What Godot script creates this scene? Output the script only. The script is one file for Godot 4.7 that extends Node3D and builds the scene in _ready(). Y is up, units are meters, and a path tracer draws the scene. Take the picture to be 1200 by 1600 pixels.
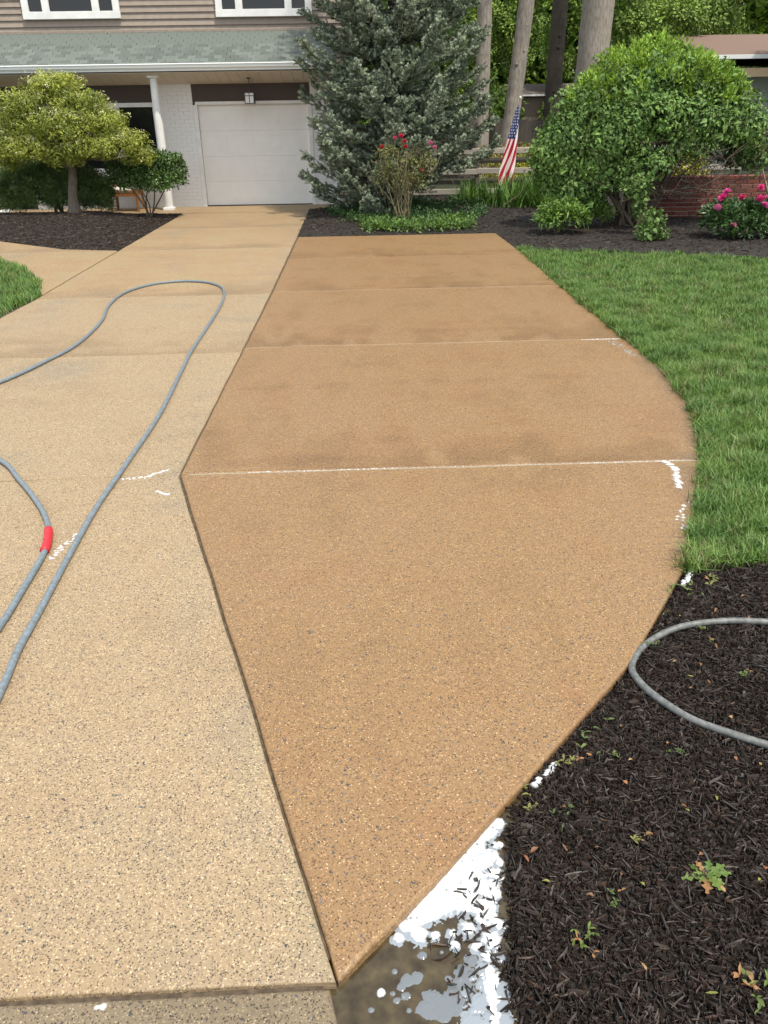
extends Node3D
# A concrete driveway just washed, leading to a garage; beds, lawn and woods around it. Metres, y up; the drive runs along -z.

class Geo:
	var v := PackedVector3Array()
	var c := PackedColorArray()
	var t := PackedVector2Array()
	var i := PackedInt32Array()
	func p(a: Vector3) -> int:
		v.append(a)
		return v.size() - 1
	func pc(a: Vector3, k: Color) -> int:
		v.append(a); c.append(k)
		return v.size() - 1
	func tri(a: int, b: int, d: int) -> void:
		i.append(a); i.append(d); i.append(b)
	func quad(a: int, b: int, d: int, e: int) -> void:
		tri(a, b, d); tri(a, d, e)
	func face(a: Vector3, b: Vector3, d: Vector3, e: Vector3) -> void:
		quad(p(a), p(b), p(d), p(e))
	func mesh(m: Material, smooth := false) -> ArrayMesh:
		var arr := []
		arr.resize(Mesh.ARRAY_MAX)
		arr[Mesh.ARRAY_VERTEX] = v
		arr[Mesh.ARRAY_INDEX] = i
		if c.size() == v.size(): arr[Mesh.ARRAY_COLOR] = c
		if t.size() == v.size(): arr[Mesh.ARRAY_TEX_UV] = t
		if smooth:
			var n := PackedVector3Array()
			n.resize(v.size())
			for k in range(0, i.size(), 3):
				var a := i[k]; var b := i[k + 2]; var d := i[k + 1]
				var q := (v[b] - v[a]).cross(v[d] - v[a])
				n[a] += q; n[b] += q; n[d] += q
			for k in n.size():
				n[k] = n[k].normalized() if n[k].length() > 1e-12 else Vector3.UP
			arr[Mesh.ARRAY_NORMAL] = n
		var out := ArrayMesh.new()
		out.add_surface_from_arrays(Mesh.PRIMITIVE_TRIANGLES, arr)
		out.surface_set_material(0, m)
		return out

var M := {}
var taken := {}
var R := RandomNumberGenerator.new()
var nz := FastNoiseLite.new()      # coarse, about 1 m features at frequency 1
var nz2 := FastNoiseLite.new()

func _ready() -> void:
	var cam := Camera3D.new()
	cam.position = Vector3(0, 1.75, 0)
	cam.rotation_degrees = Vector3(-26.48, -1.63, -0.95)
	cam.fov = 65.24
	cam.near = 0.05; cam.far = 400.0
	add_child(cam)
	cam.current = true
	var sm := ProceduralSkyMaterial.new()
	sm.sky_top_color = lin(0.70, 0.77, 0.86)
	sm.sky_horizon_color = lin(0.92, 0.95, 0.98)
	sm.sky_curve = 0.25
	sm.ground_bottom_color = lin(0.10, 0.11, 0.08)
	sm.ground_horizon_color = lin(0.20, 0.22, 0.18)
	sm.sun_angle_max = 12.0
	var sky := Sky.new()
	sky.sky_material = sm
	var env := Environment.new()
	env.background_mode = Environment.BG_SKY
	env.sky = sky
	env.tonemap_mode = Environment.TONE_MAPPER_LINEAR
	env.tonemap_exposure = 1.55
	env.sdfgi_enabled = true; env.ssao_enabled = true; env.ssil_enabled = true
	var we := WorldEnvironment.new()
	we.environment = env
	add_child(we)
	var sun := DirectionalLight3D.new()
	sun.light_energy = 0.92
	sun.light_color = Color(1.0, 0.96, 0.89)
	sun.light_angular_distance = 1.2
	sun.shadow_enabled = true
	add_child(sun)
	sun.look_at_from_position(Vector3.ZERO, Vector3(-0.30, -1.0, -0.38), Vector3.FORWARD)
	nz.seed = 3; nz.frequency = 0.02; nz.fractal_octaves = 3
	nz2.seed = 9; nz2.frequency = 0.02; nz2.fractal_octaves = 2
	make_materials()
	build_ground()
	build_drive()
	build_suds()
	build_hoses()
	build_house()
	build_fences()
	build_flag()
	build_spruce()
	build_left_bed()
	build_right_bed()
	build_wood()
	build_small()

func rnd(a := 0.0, b := 1.0) -> float:
	return R.randf_range(a, b)
func rv(s := 1.0) -> Vector3:
	return Vector3(rnd(-s, s), rnd(-s, s), rnd(-s, s))
func lin(r: float, g: float, b: float) -> Color:
	return Color(r, g, b).linear_to_srgb()
func mat(col: Color, rough := 0.8, tex: Texture2D = null, scale := 1.0, world := true) -> StandardMaterial3D:
	var m := StandardMaterial3D.new()
	m.albedo_color = col
	m.roughness = rough
	if tex:
		m.albedo_texture = tex
		m.uv1_triplanar = true
		m.uv1_world_triplanar = world
		m.uv1_scale = Vector3.ONE * scale
	return m
func tinted(rough := 0.7, back := 0.0) -> StandardMaterial3D:
	var m := StandardMaterial3D.new()
	m.vertex_color_use_as_albedo = true
	m.roughness = rough
	if back > 0.0:
		m.backlight_enabled = true
		m.backlight = Color(back, back, back * 0.6)
	return m
func numbered(nm: String, parent: Node) -> String:
	var key := str(parent.get_instance_id()) + nm
	var k: int = taken.get(key, 0)
	taken[key] = k + 1
	return nm if k == 0 else "%s_%03d" % [nm, k]
func put(o: Node3D, nm: String, parent: Node) -> Node3D:
	o.name = numbered(nm, parent)
	parent.add_child(o, true)
	return o
func tag(o: Node3D, label := "", cat := "", group := "", kind := "") -> Node3D:
	if label: o.set_meta("label", label)
	if cat: o.set_meta("category", cat)
	if group: o.set_meta("group", group)
	if kind: o.set_meta("kind", kind)
	return o
func thing(nm: String, label: String, cat: String, at := Vector3.ZERO, group := "") -> Node3D:
	var o := Node3D.new()
	put(o, nm, self)
	o.position = at
	return tag(o, label, cat, group)
func setting(nm: String) -> Node3D:
	var o := Node3D.new()
	put(o, nm, self)
	return tag(o, "", "", "", "structure")
func part(parent: Node, nm: String, me: Mesh, at := Transform3D()) -> MeshInstance3D:
	var o := MeshInstance3D.new()
	o.mesh = me
	put(o, nm, parent)
	o.transform = at
	return o
func multi(parent: Node, nm: String, me: Mesh, xf: Array, cols: PackedColorArray) -> MultiMeshInstance3D:
	var mm := MultiMesh.new()
	mm.transform_format = MultiMesh.TRANSFORM_3D
	mm.use_colors = true
	mm.mesh = me
	mm.instance_count = xf.size()
	for k in xf.size():
		mm.set_instance_transform(k, xf[k])
		mm.set_instance_color(k, cols[k])
	var o := MultiMeshInstance3D.new()
	o.multimesh = mm
	put(o, nm, parent)
	return o
func off(p: Vector3) -> Transform3D:
	return Transform3D(Basis(), p)

# ---------- shapes ----------
func qout(g: Geo, ids: Array, ce: Vector3) -> void:
	var a := g.v[ids[0]]; var b := g.v[ids[1]]; var d := g.v[ids[2]]
	if (b - a).cross(d - a).dot(a - ce) < 0.0: ids.reverse()
	if ids.size() == 3: g.tri(ids[0], ids[1], ids[2])
	else: g.quad(ids[0], ids[1], ids[2], ids[3])
func box(g: Geo, ce: Vector3, sz: Vector3, b := 0.004, ba := Basis(), wob := 0.0) -> void:
	var h := sz * 0.5
	b = minf(b, minf(h.x, minf(h.y, h.z)) * 0.7)
	var id := []
	for k in 8:
		var s := Vector3(1.0 if k & 1 else -1.0, 1.0 if k & 2 else -1.0, 1.0 if k & 4 else -1.0)
		var row := []
		var jit := rv(wob) if wob > 0.0 else Vector3.ZERO
		for a in 3:
			var q := h - Vector3.ONE * b
			q[a] = h[a]
			row.append(g.p(ce + ba * (q * s + jit)))
		id.append(row)
	for a in 3:
		var u := (a + 1) % 3
		var w := (a + 2) % 3
		for s in 2:
			var base: int = s << a
			qout(g, [id[base][a], id[base | (1 << u)][a], id[base | (1 << u) | (1 << w)][a], id[base | (1 << w)][a]], ce)
			for s2 in 2:
				var k0: int = (s << a) | (s2 << u)
				qout(g, [id[k0][a], id[k0 | (1 << w)][a], id[k0 | (1 << w)][u], id[k0][u]], ce)
	for k in 8: qout(g, [id[k][0], id[k][1], id[k][2]], ce)
func boxm(ce: Vector3, sz: Vector3, m: Material, b := 0.004, ba := Basis(), wob := 0.0) -> ArrayMesh:
	var g := Geo.new()
	box(g, ce, sz, b, ba, wob)
	return g.mesh(m)
func tube(g: Geo, pts: Array, rad: Array, seg := 8, cap := true, col = null) -> void:
	var n := pts.size()
	var prev := Vector3(0.3, 0.5, 0.81).normalized()
	var rings := []
	for k in n:
		var d: Vector3 = (pts[mini(k + 1, n - 1)] - pts[maxi(k - 1, 0)]).normalized()
		var x := (prev - d * prev.dot(d)).normalized()
		if x.length() < 0.5: x = d.cross(Vector3.RIGHT).normalized()
		prev = x
		var y := d.cross(x)
		var ring := []
		for s in seg:
			var an := TAU * s / seg
			var q: Vector3 = pts[k] + (x * cos(an) + y * sin(an)) * float(rad[mini(k, rad.size() - 1)])
			ring.append(g.p(q) if col == null else g.pc(q, col))
		rings.append(ring)
	for k in n - 1:
		for s in seg:
			var s2 := (s + 1) % seg
			g.quad(rings[k][s], rings[k][s2], rings[k + 1][s2], rings[k + 1][s])
	if cap:
		for e in [0, n - 1]:
			var m0: int = g.p(pts[e]) if col == null else g.pc(pts[e], col)
			for s in seg:
				var s2 := (s + 1) % seg
				if e == 0: g.tri(m0, rings[e][s2], rings[e][s])
				else: g.tri(m0, rings[e][s], rings[e][s2])
func extrude(g: Geo, prof: Array, x0: float, x1: float) -> void:   # prof: [z, y] loop, run along x
	var a := []; var b := []
	for q in prof:
		a.append(g.p(Vector3(x0, q[1], q[0]))); b.append(g.p(Vector3(x1, q[1], q[0])))
	var n := prof.size()
	var poly := PackedVector2Array()
	for q in prof: poly.append(Vector2(q[0], q[1]))
	for k in n:
		g.quad(a[k], a[(k + 1) % n], b[(k + 1) % n], b[k])
	var tr := Geometry2D.triangulate_polygon(poly)
	for k in range(0, tr.size(), 3):
		g.tri(a[tr[k]], a[tr[k + 1]], a[tr[k + 2]])
		g.tri(b[tr[k + 2]], b[tr[k + 1]], b[tr[k]])
func smooth_line(raw: Array, step := 0.05) -> Array:
	var cu := Curve3D.new()
	for k in raw.size():
		var tn: Vector3 = (raw[mini(k + 1, raw.size() - 1)] - raw[maxi(k - 1, 0)]) / 6.0
		cu.add_point(raw[k], -tn, tn)
	cu.bake_interval = step
	return Array(cu.get_baked_points())
func pv(a: Array) -> PackedVector2Array:
	var o := PackedVector2Array()
	for q in a: o.append(Vector2(q[0], q[1]))
	return o
func sheet(g: Geo, poly: PackedVector2Array, cell: float, hf: Callable, cf = null) -> void:
	var lo := poly[0]; var hi := poly[0]
	for q in poly:
		lo = lo.min(q); hi = hi.max(q)
	var known := {}
	var vid := func(q: Vector2) -> int:
		var key := Vector2i(roundi(q.x * 4000.0), roundi(q.y * 4000.0))
		if known.has(key): return known[key]
		var w := Vector3(q.x, hf.call(q.x, q.y), q.y)
		var k := g.p(w) if cf == null else g.pc(w, cf.call(q.x, q.y))
		known[key] = k
		return k
	for ix in range(floori(lo.x / cell), ceili(hi.x / cell)):
		for iz in range(floori(lo.y / cell), ceili(hi.y / cell)):
			var c4 := PackedVector2Array([Vector2(ix, iz) * cell, Vector2(ix + 1, iz) * cell, Vector2(ix + 1, iz + 1) * cell, Vector2(ix, iz + 1) * cell])
			var outs := Geometry2D.intersect_polygons(c4, poly)
			for o in outs:
				var tr := Geometry2D.triangulate_polygon(o)
				for k in range(0, tr.size(), 3):
					var a := o[tr[k]]; var b := o[tr[k + 1]]; var d := o[tr[k + 2]]
					if (b - a).cross(d - a) > 0.0:
						var sw := b
						b = d; d = sw
					g.tri(vid.call(a), vid.call(b), vid.call(d))
func resample(poly: PackedVector2Array, step: float, jit: float) -> PackedVector2Array:
	var o := PackedVector2Array()
	for k in poly.size():
		var a := poly[k]; var b := poly[(k + 1) % poly.size()]
		var n := maxi(1, roundi(a.distance_to(b) / step))
		for s in n:
			var q := a.lerp(b, float(s) / n)
			o.append(q + Vector2(nz2.get_noise_2d(q.x * 90, q.y * 90), nz2.get_noise_2d(q.x * 90 + 500, q.y * 90)) * jit)
	return o
func area2(poly: PackedVector2Array) -> float:
	var a := 0.0
	for k in poly.size(): a += poly[k].cross(poly[(k + 1) % poly.size()])
	return a
func inset(poly: PackedVector2Array, d: float) -> PackedVector2Array:
	var sg := 1.0 if area2(poly) > 0.0 else -1.0
	var o := PackedVector2Array()
	var n := poly.size()
	for k in n:
		var e0 := (poly[k] - poly[(k + n - 1) % n]).normalized()
		var e1 := (poly[(k + 1) % n] - poly[k]).normalized()
		var n0 := Vector2(-e0.y, e0.x); var n1 := Vector2(-e1.y, e1.x)
		var m := (n0 + n1).normalized()
		o.append(poly[k] + m * sg * d / maxf(0.35, m.dot(n0)))
	return o
func slab(parent: Node3D, raw: Array, top: float, m: Material, cf: Callable, cell := 0.05, r := 0.009) -> void:
	var poly := resample(inset(pv(raw), 0.0035), 0.09, 0.004)
	var g := Geo.new()
	var rings := []
	for k in 5:
		var an := minf(k, 3) / 3.0 * PI * 0.5
		var q := inset(poly, r * (1.0 - sin(an)))
		var y := top - r * (1.0 - cos(an)) if k < 4 else top - 0.11
		var row := []
		for w in q: row.append(g.pc(Vector3(w.x, y, w.y), cf.call(w.x, w.y)))
		rings.append(row)
	var cw := area2(poly) < 0.0
	var n := poly.size()
	for k in 4:
		for s in n:
			var s2 := (s + 1) % n
			if cw: g.quad(rings[k][s], rings[k + 1][s], rings[k + 1][s2], rings[k][s2])
			else: g.quad(rings[k][s2], rings[k + 1][s2], rings[k + 1][s], rings[k][s])
	sheet(g, inset(poly, r), cell, func(x, z): return top + nz.get_noise_2d(x * 40, z * 40) * 0.0015, cf)
	part(parent, "slab", g.mesh(m, true))
func in_poly(poly: PackedVector2Array, n: int, margin := 0.0) -> Array:
	var lo := poly[0]; var hi := poly[0]
	for q in poly:
		lo = lo.min(q); hi = hi.max(q)
	var o := []
	var guard := 0
	while o.size() < n and guard < n * 30:
		guard += 1
		var q := Vector2(rnd(lo.x - margin, hi.x + margin), rnd(lo.y - margin, hi.y + margin))
		if Geometry2D.is_point_in_polygon(q, poly): o.append(q)
	return o

# ---------- textures ----------
func grain_texture(n: int, base: Color, spread: float, seed_: int, dark: int, pale: int, chips: int, dark_col: Color) -> ImageTexture:
	R.seed = seed_
	var d := PackedByteArray()
	d.resize(n * n * 3)
	var br := int(base.r * 255); var bg := int(base.g * 255); var bb := int(base.b * 255)
	for k in n * n:
		d[k * 3] = br; d[k * 3 + 1] = bg; d[k * 3 + 2] = bb
	var stamp := func(col: Color, rx: float, ry: float, an: float) -> void:
		var cx := R.randi() % n; var cy := R.randi() % n
		var ca := cos(an); var sa := sin(an)
		var e := ceili(maxf(rx, ry))
		var r8 := clampi(int(col.r * 255), 0, 255); var g8 := clampi(int(col.g * 255), 0, 255); var b8 := clampi(int(col.b * 255), 0, 255)
		for dy in range(-e, e + 1):
			for dx in range(-e, e + 1):
				var u := (dx * ca + dy * sa) / rx; var w := (dy * ca - dx * sa) / ry
				if u * u + w * w <= 1.0:
					var k := (((cy + dy + n) % n) * n + (cx + dx + n) % n) * 3
					d[k] = r8; d[k + 1] = g8; d[k + 2] = b8
	for k in int(n * n / 26.0):
		var f := 1.0 + R.randfn(0.0, spread)
		stamp.call(Color(base.r * f, base.g * f * (1.0 + rnd(-0.02, 0.02)), base.b * f * (1.0 + rnd(-0.07, 0.07))), rnd(1.0, 2.6), rnd(1.0, 2.2), rnd(0, PI))
	for k in pale: stamp.call(base.lerp(Color(0.96, 0.88, 0.72), rnd(0.35, 0.8)), rnd(0.8, 2.0), rnd(0.7, 1.5), rnd(0, PI))
	for k in dark:
		var w := dark_col.lerp(base, rnd(0.0, 0.45))
		stamp.call(w, rnd(0.9, 2.6), rnd(0.7, 1.3), rnd(0, PI))
	for k in chips:
		var w2 := Color(0.24, 0.24, 0.25).lerp(Color(0.45, 0.46, 0.48), rnd() * rnd())
		stamp.call(w2, rnd(1.8, 5.2), rnd(1.2, 3.0), rnd(0, PI))
	var im := Image.create_from_data(n, n, false, Image.FORMAT_RGB8, d)
	return ImageTexture.create_from_image(im)
func noise_tex(n: int, freq: float, oct: int, seed_: int, ramp: Array, kind := FastNoiseLite.TYPE_SIMPLEX_SMOOTH, stretch := Vector2.ONE) -> ImageTexture:
	var f := FastNoiseLite.new()
	f.seed = seed_; f.noise_type = kind
	f.frequency = freq; f.fractal_octaves = oct
	var im: Image
	if stretch == Vector2.ONE: im = f.get_seamless_image(n, n)
	else:
		im = f.get_seamless_image(int(n / stretch.x), int(n / stretch.y))
		im.resize(n, n, Image.INTERPOLATE_CUBIC)
	im.convert(Image.FORMAT_RGB8)
	var d := im.get_data()
	var gr := Gradient.new()
	gr.offsets = PackedFloat32Array(); gr.colors = PackedColorArray()
	for k in ramp.size(): gr.add_point(float(k) / (ramp.size() - 1), ramp[k])
	var lut := PackedByteArray()
	for k in 256:
		var w := gr.sample(k / 255.0)
		lut.append(w.r8); lut.append(w.g8); lut.append(w.b8)
	for k in n * n:
		var q := d[k * 3] * 3
		d[k * 3] = lut[q]; d[k * 3 + 1] = lut[q + 1]; d[k * 3 + 2] = lut[q + 2]
	return ImageTexture.create_from_image(Image.create_from_data(n, n, false, Image.FORMAT_RGB8, d))
func gray(a: float) -> Color:
	return Color(a, a, a)
func flag_texture() -> ImageTexture:
	var w := 494; var h := 260
	var im := Image.create(w, h, false, Image.FORMAT_RGB8)
	for s in 13: im.fill_rect(Rect2i(0, s * 20, w, 20), Color(0.66, 0.08, 0.16) if s % 2 == 0 else Color(0.93, 0.88, 0.87))
	im.fill_rect(Rect2i(0, 0, 198, 140), Color(0.13, 0.2, 0.42))
	for r in 9:
		for k in (6 if r % 2 == 0 else 5):
			var cx := 16.5 + k * 33.0 + (0.0 if r % 2 == 0 else 16.5); var cy := 14.0 + r * 14.0
			var star := PackedVector2Array()
			for q in 10:
				var rr := 7.5 if q % 2 == 0 else 3.4
				star.append(Vector2(cx + sin(q * PI / 5) * rr, cy - cos(q * PI / 5) * rr))
			for y in range(int(cy) - 8, int(cy) + 9):
				for x in range(int(cx) - 8, int(cx) + 9):
					if x >= 0 and y >= 0 and Geometry2D.is_point_in_polygon(Vector2(x + 0.5, y + 0.5), star): im.set_pixel(x, y, Color(0.94, 0.94, 0.95))
	return ImageTexture.create_from_image(im)

func make_materials() -> void:
	var texL := grain_texture(1536, Color(0.596, 0.515, 0.405), 0.14, 11, 36000, 20000, 700, Color(0.17, 0.145, 0.125))
	var texR := grain_texture(1536, Color(0.536, 0.420, 0.288), 0.14, 12, 26000, 11000, 1200, Color(0.17, 0.12, 0.08))
	var bump := noise_tex(512, 0.09, 3, 5, [gray(0), gray(1)])
	for q in [["concrete_old", texL], ["concrete_new", texR]]:
		var m := tinted(0.5 if q[0] == "concrete_new" else 0.62)
		m.albedo_texture = q[1]
		m.uv1_triplanar = true; m.uv1_world_triplanar = true
		m.uv1_scale = Vector3.ONE / 1.8
		m.heightmap_enabled = true
		m.heightmap_texture = bump
		m.heightmap_scale = 0.25
		M[q[0]] = m
	M.sand = mat(lin(0.16, 0.12, 0.08), 0.95, noise_tex(256, 0.05, 4, 8, [gray(0.55), gray(1)]), 2.0)
	M.soil = mat(lin(0.034, 0.026, 0.020), 0.95, noise_tex(512, 0.06, 4, 9, [gray(0.35), gray(1.0)]), 1.6)
	M.turf = mat(lin(0.030, 0.045, 0.014), 0.95, noise_tex(512, 0.05, 4, 10, [Color(0.6, 0.55, 0.4), gray(1.0)]), 0.9)
	M.chip = tinted(0.58)
	M.blade = tinted(0.5, 0.55)
	M.leaf = tinted(0.58, 0.55)
	M.leaf_gloss = tinted(0.3, 0.3)
	M.needle = tinted(0.6, 0.15)
	M.petal = tinted(0.6, 0.6)
	M.hose_dull = mat(lin(0.21, 0.22, 0.22), 0.5, noise_tex(256, 0.03, 4, 14, [Color(0.6, 0.6, 0.58), gray(1.0)]), 5.0)
	M.joint_sand = mat(lin(0.50, 0.43, 0.32), 0.9, noise_tex(256, 0.08, 3, 33, [gray(0.6), gray(1.0)]), 4.0)
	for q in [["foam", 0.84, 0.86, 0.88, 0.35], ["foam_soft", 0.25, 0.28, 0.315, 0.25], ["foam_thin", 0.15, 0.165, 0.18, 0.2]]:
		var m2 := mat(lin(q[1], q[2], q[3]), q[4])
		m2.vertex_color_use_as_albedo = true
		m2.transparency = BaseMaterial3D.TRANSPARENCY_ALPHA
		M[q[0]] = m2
	M.foam_smear = M.foam.duplicate()
	M.foam_smear.albedo_color.a = 0.72
	M.hose = mat(lin(0.22, 0.27, 0.315), 0.42, noise_tex(256, 0.03, 4, 14, [Color(0.72, 0.72, 0.7), gray(1.0)]), 5.0)
	M.sleeve = mat(lin(0.50, 0.018, 0.03), 0.45)
	M.white = mat(lin(0.84, 0.84, 0.82), 0.5, noise_tex(256, 0.02, 4, 15, [gray(0.92), gray(1.0)]), 0.7)
	M.white_brick = mat(lin(0.84, 0.84, 0.83), 0.7, noise_tex(256, 0.05, 4, 16, [gray(0.93), gray(1.0)]), 2.0)
	M.door = mat(lin(0.85, 0.84, 0.81), 0.45, noise_tex(256, 0.02, 4, 17, [gray(0.97), gray(1.0)]), 0.6)
	M.soffit = mat(lin(0.60, 0.55, 0.48), 0.7)
	M.brown = mat(lin(0.055, 0.035, 0.026), 0.6)
	M.siding = mat(lin(0.33, 0.268, 0.218), 0.6, noise_tex(256, 0.03, 4, 18, [gray(0.88), gray(1.0)]), 0.8)
	M.glass = mat(lin(0.012, 0.014, 0.016), 0.06)
	M.gutter = mat(lin(0.74, 0.77, 0.76), 0.35)
	M.metal = mat(lin(0.05, 0.035, 0.028), 0.4)
	M.lamp_pane = mat(lin(0.70, 0.69, 0.66), 0.3)
	M.orange_wood = mat(lin(0.36, 0.15, 0.045), 0.5, noise_tex(256, 0.02, 3, 19, [gray(0.7), gray(1.0)]), 2.0)
	M.cushion = mat(lin(0.62, 0.58, 0.52), 0.9)
	M.grey_wood = mat(lin(0.68, 0.63, 0.55), 0.85, noise_tex(512, 0.06, 4, 20, [Color(0.5, 0.48, 0.46), gray(1.0)]), 1.7, false)
	M.old_wood = mat(lin(0.21, 0.18, 0.145), 0.9, noise_tex(512, 0.06, 4, 21, [gray(0.45), gray(1.0)]), 1.5, false)
	M.mortar = mat(lin(0.46, 0.42, 0.37), 0.95)
	M.cane = mat(lin(0.20, 0.17, 0.09), 0.8)
	M.twig = mat(lin(0.11, 0.085, 0.06), 0.9)
	M.pale_twig = mat(lin(0.34, 0.28, 0.20), 0.85)
	var bk := noise_tex(512, 0.035, 5, 23, [Color(0.66, 0.64, 0.61), Color(0.88, 0.86, 0.83), gray(1.0)], FastNoiseLite.TYPE_SIMPLEX_SMOOTH, Vector2(1, 4))
	M.bark = mat(lin(0.36, 0.33, 0.295), 0.95, bk, 0.8)
	M.bark_dark = mat(lin(0.085, 0.07, 0.055), 0.95, bk, 0.8)
	M.bark_mid = mat(lin(0.19, 0.16, 0.13), 0.95, bk, 1.6)
	for q in [M.bark, M.bark_dark, M.bark_mid]:
		q.heightmap_enabled = true; q.heightmap_texture = bk; q.heightmap_scale = 0.7
	M.shingle_tex = noise_tex(256, 0.12, 4, 31, [gray(0.6), gray(1.0)])
	M.brick_tex = noise_tex(256, 0.06, 4, 32, [gray(0.6), gray(1.0)])
	M.water = mat(lin(0.088, 0.066, 0.030), 0.03, noise_tex(256, 0.02, 4, 24, [Color(0.55, 0.5, 0.42), gray(1.0)]), 3.0)
	var fl := StandardMaterial3D.new()
	fl.albedo_texture = flag_texture(); fl.roughness = 0.75
	fl.backlight_enabled = true; fl.backlight = Color(0.35, 0.35, 0.35)
	M.flag = fl

# ---------- the drive ----------
func edges(x: float, z: float, lines: Array, a: float, c: Color, deep: float) -> Color:
	# cement paste trowelled pale along the far end of each slab; water still soaking the street end in uneven tongues
	for e in lines:
		var dz: float = e - z
		if dz > 0.0 and dz < 2.0:
			var reach := 0.8 + 0.7 * nz.get_noise_2d(x * 55, e * 300) + 0.2 * nz2.get_noise_2d(x * 200, e * 200)
			var damp := clampf(1.1 - dz / maxf(reach, 0.1), 0.0, 1.0) * clampf(0.8 + nz2.get_noise_2d(x * 45, z * 190) * 0.9, 0.0, 1.0)
			c = c.lerp(Color(0.76, 0.72, 0.66) * a, damp * deep)
		elif dz <= 0.0 and dz > -0.15:
			var wd := 0.03 if e > -8.0 else 0.055
			c = c.lerp(Color(1.55, 1.55, 1.52) * a, smoothstep(-0.045 - wd, -wd, dz + 0.02 * nz2.get_noise_2d(x * 300, 0)) * (0.75 + 0.5 * nz.get_noise_2d(x * 120, e * 50)))
	return c
func tone_old(x: float, z: float) -> Color:
	var a := 1.0 + 0.10 * nz.get_noise_2d(x * 35, z * 25) + 0.10 * nz2.get_noise_2d(x * 60, z * 140) + 0.08 * nz.get_noise_2d(x * 300, z * 260)
	var grey := clampf(nz2.get_noise_2d(x * 45 + 300, z * 30) * 1.6 - 0.15, 0.0, 1.0)
	# greyer, sandier concrete along the middle joint
	var jx := -1.0 if z < -4.05 else -1.0 + (z + 4.05) * 0.317
	grey = maxf(grey, clampf(1.0 - absf(x - jx) / 0.28, 0.0, 1.0) * clampf(0.55 + nz.get_noise_2d(x * 160, z * 60) * 1.4, 0.0, 1.0))
	var c := Color(a * 1.02, a, a * 0.98).lerp(Color(a * 0.92, a * 0.98, a * 1.08), grey)
	if z < -8.95: c *= Color(1.02, 0.95, 0.87)
	return edges(x, z, [-6.55, -8.95, -12.36, -14.86], a, c, 0.85)
func tone_new(x: float, z: float) -> Color:
	var a := 1.0 + 0.10 * nz.get_noise_2d(x * 30 + 80, z * 90) + 0.12 * nz2.get_noise_2d(x * 130, z * 40) + 0.09 * nz.get_noise_2d(x * 330, z * 260)
	var red := clampf(0.5 + nz2.get_noise_2d(x * 40 + 700, z * 55) * 1.4, 0.0, 1.0)
	var c := Color(a * 1.06, a, a * 0.97).lerp(Color(a * 0.99, a * 0.985, a * 0.95), red)
	# a narrow wavy band of darker tone across the second slab
	if absf(z + 5.6 + 0.04 * x) < 0.12: c = c.lerp(Color(0.82, 0.80, 0.78) * a, clampf(1.0 - absf(z + 5.6 + 0.04 * x + 0.05 * nz.get_noise_2d(x * 60, 3)) / 0.07, 0.0, 1.0) * 0.6)
	c = edges(x, z, [-4.05, -6.7, -9.07, -11.31], a, c, 0.95)
	# pale powdery patches left in streaks
	var pale := clampf(nz2.get_noise_2d(x * 120 + 60, z * 40 + 90) * 2.4 - 0.5, 0.0, 1.0)
	c = c.lerp(Color(1.30, 1.36, 1.48) * a, pale * 0.6)
	# wet silt band that has run along the curved edge
	if z > -7.2 and z < -2.6 and x > 0.8:
		var d := 9.0
		for k in range(1, 11): d = minf(d, Geometry2D.get_closest_point_to_segment(Vector2(x, z), Vector2(CURVE[k][0], CURVE[k][1]), Vector2(CURVE[k + 1][0], CURVE[k + 1][1])).distance_to(Vector2(x, z)))
		var wide := maxf(0.03, (0.16 + 0.22 * nz.get_noise_2d(x * 60, z * 60)) * clampf((-z - 2.6) * 1.2, 0.0, 1.0))
		c = c.lerp(Color(0.72, 0.80, 0.95) * a, clampf(1.0 - d / wide, 0.0, 0.7))
	return c
func offset_copy(m: StandardMaterial3D, o: Vector3) -> StandardMaterial3D:
	var k: StandardMaterial3D = m.duplicate()
	k.uv1_offset = o
	return k

const CURVE := [[2.285, -6.7], [2.30, -6.2], [2.278, -5.724], [2.191, -4.994], [2.039, -4.415], [1.9, -4.05], [1.649, -3.48], [1.487, -3.158], [1.353, -2.88], [1.131, -2.554], [0.944, -2.28], [0.743, -2.05], [0.52, -1.799], [0.311, -1.568], [0.084, -1.322], [-0.079, -1.151]]

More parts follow.
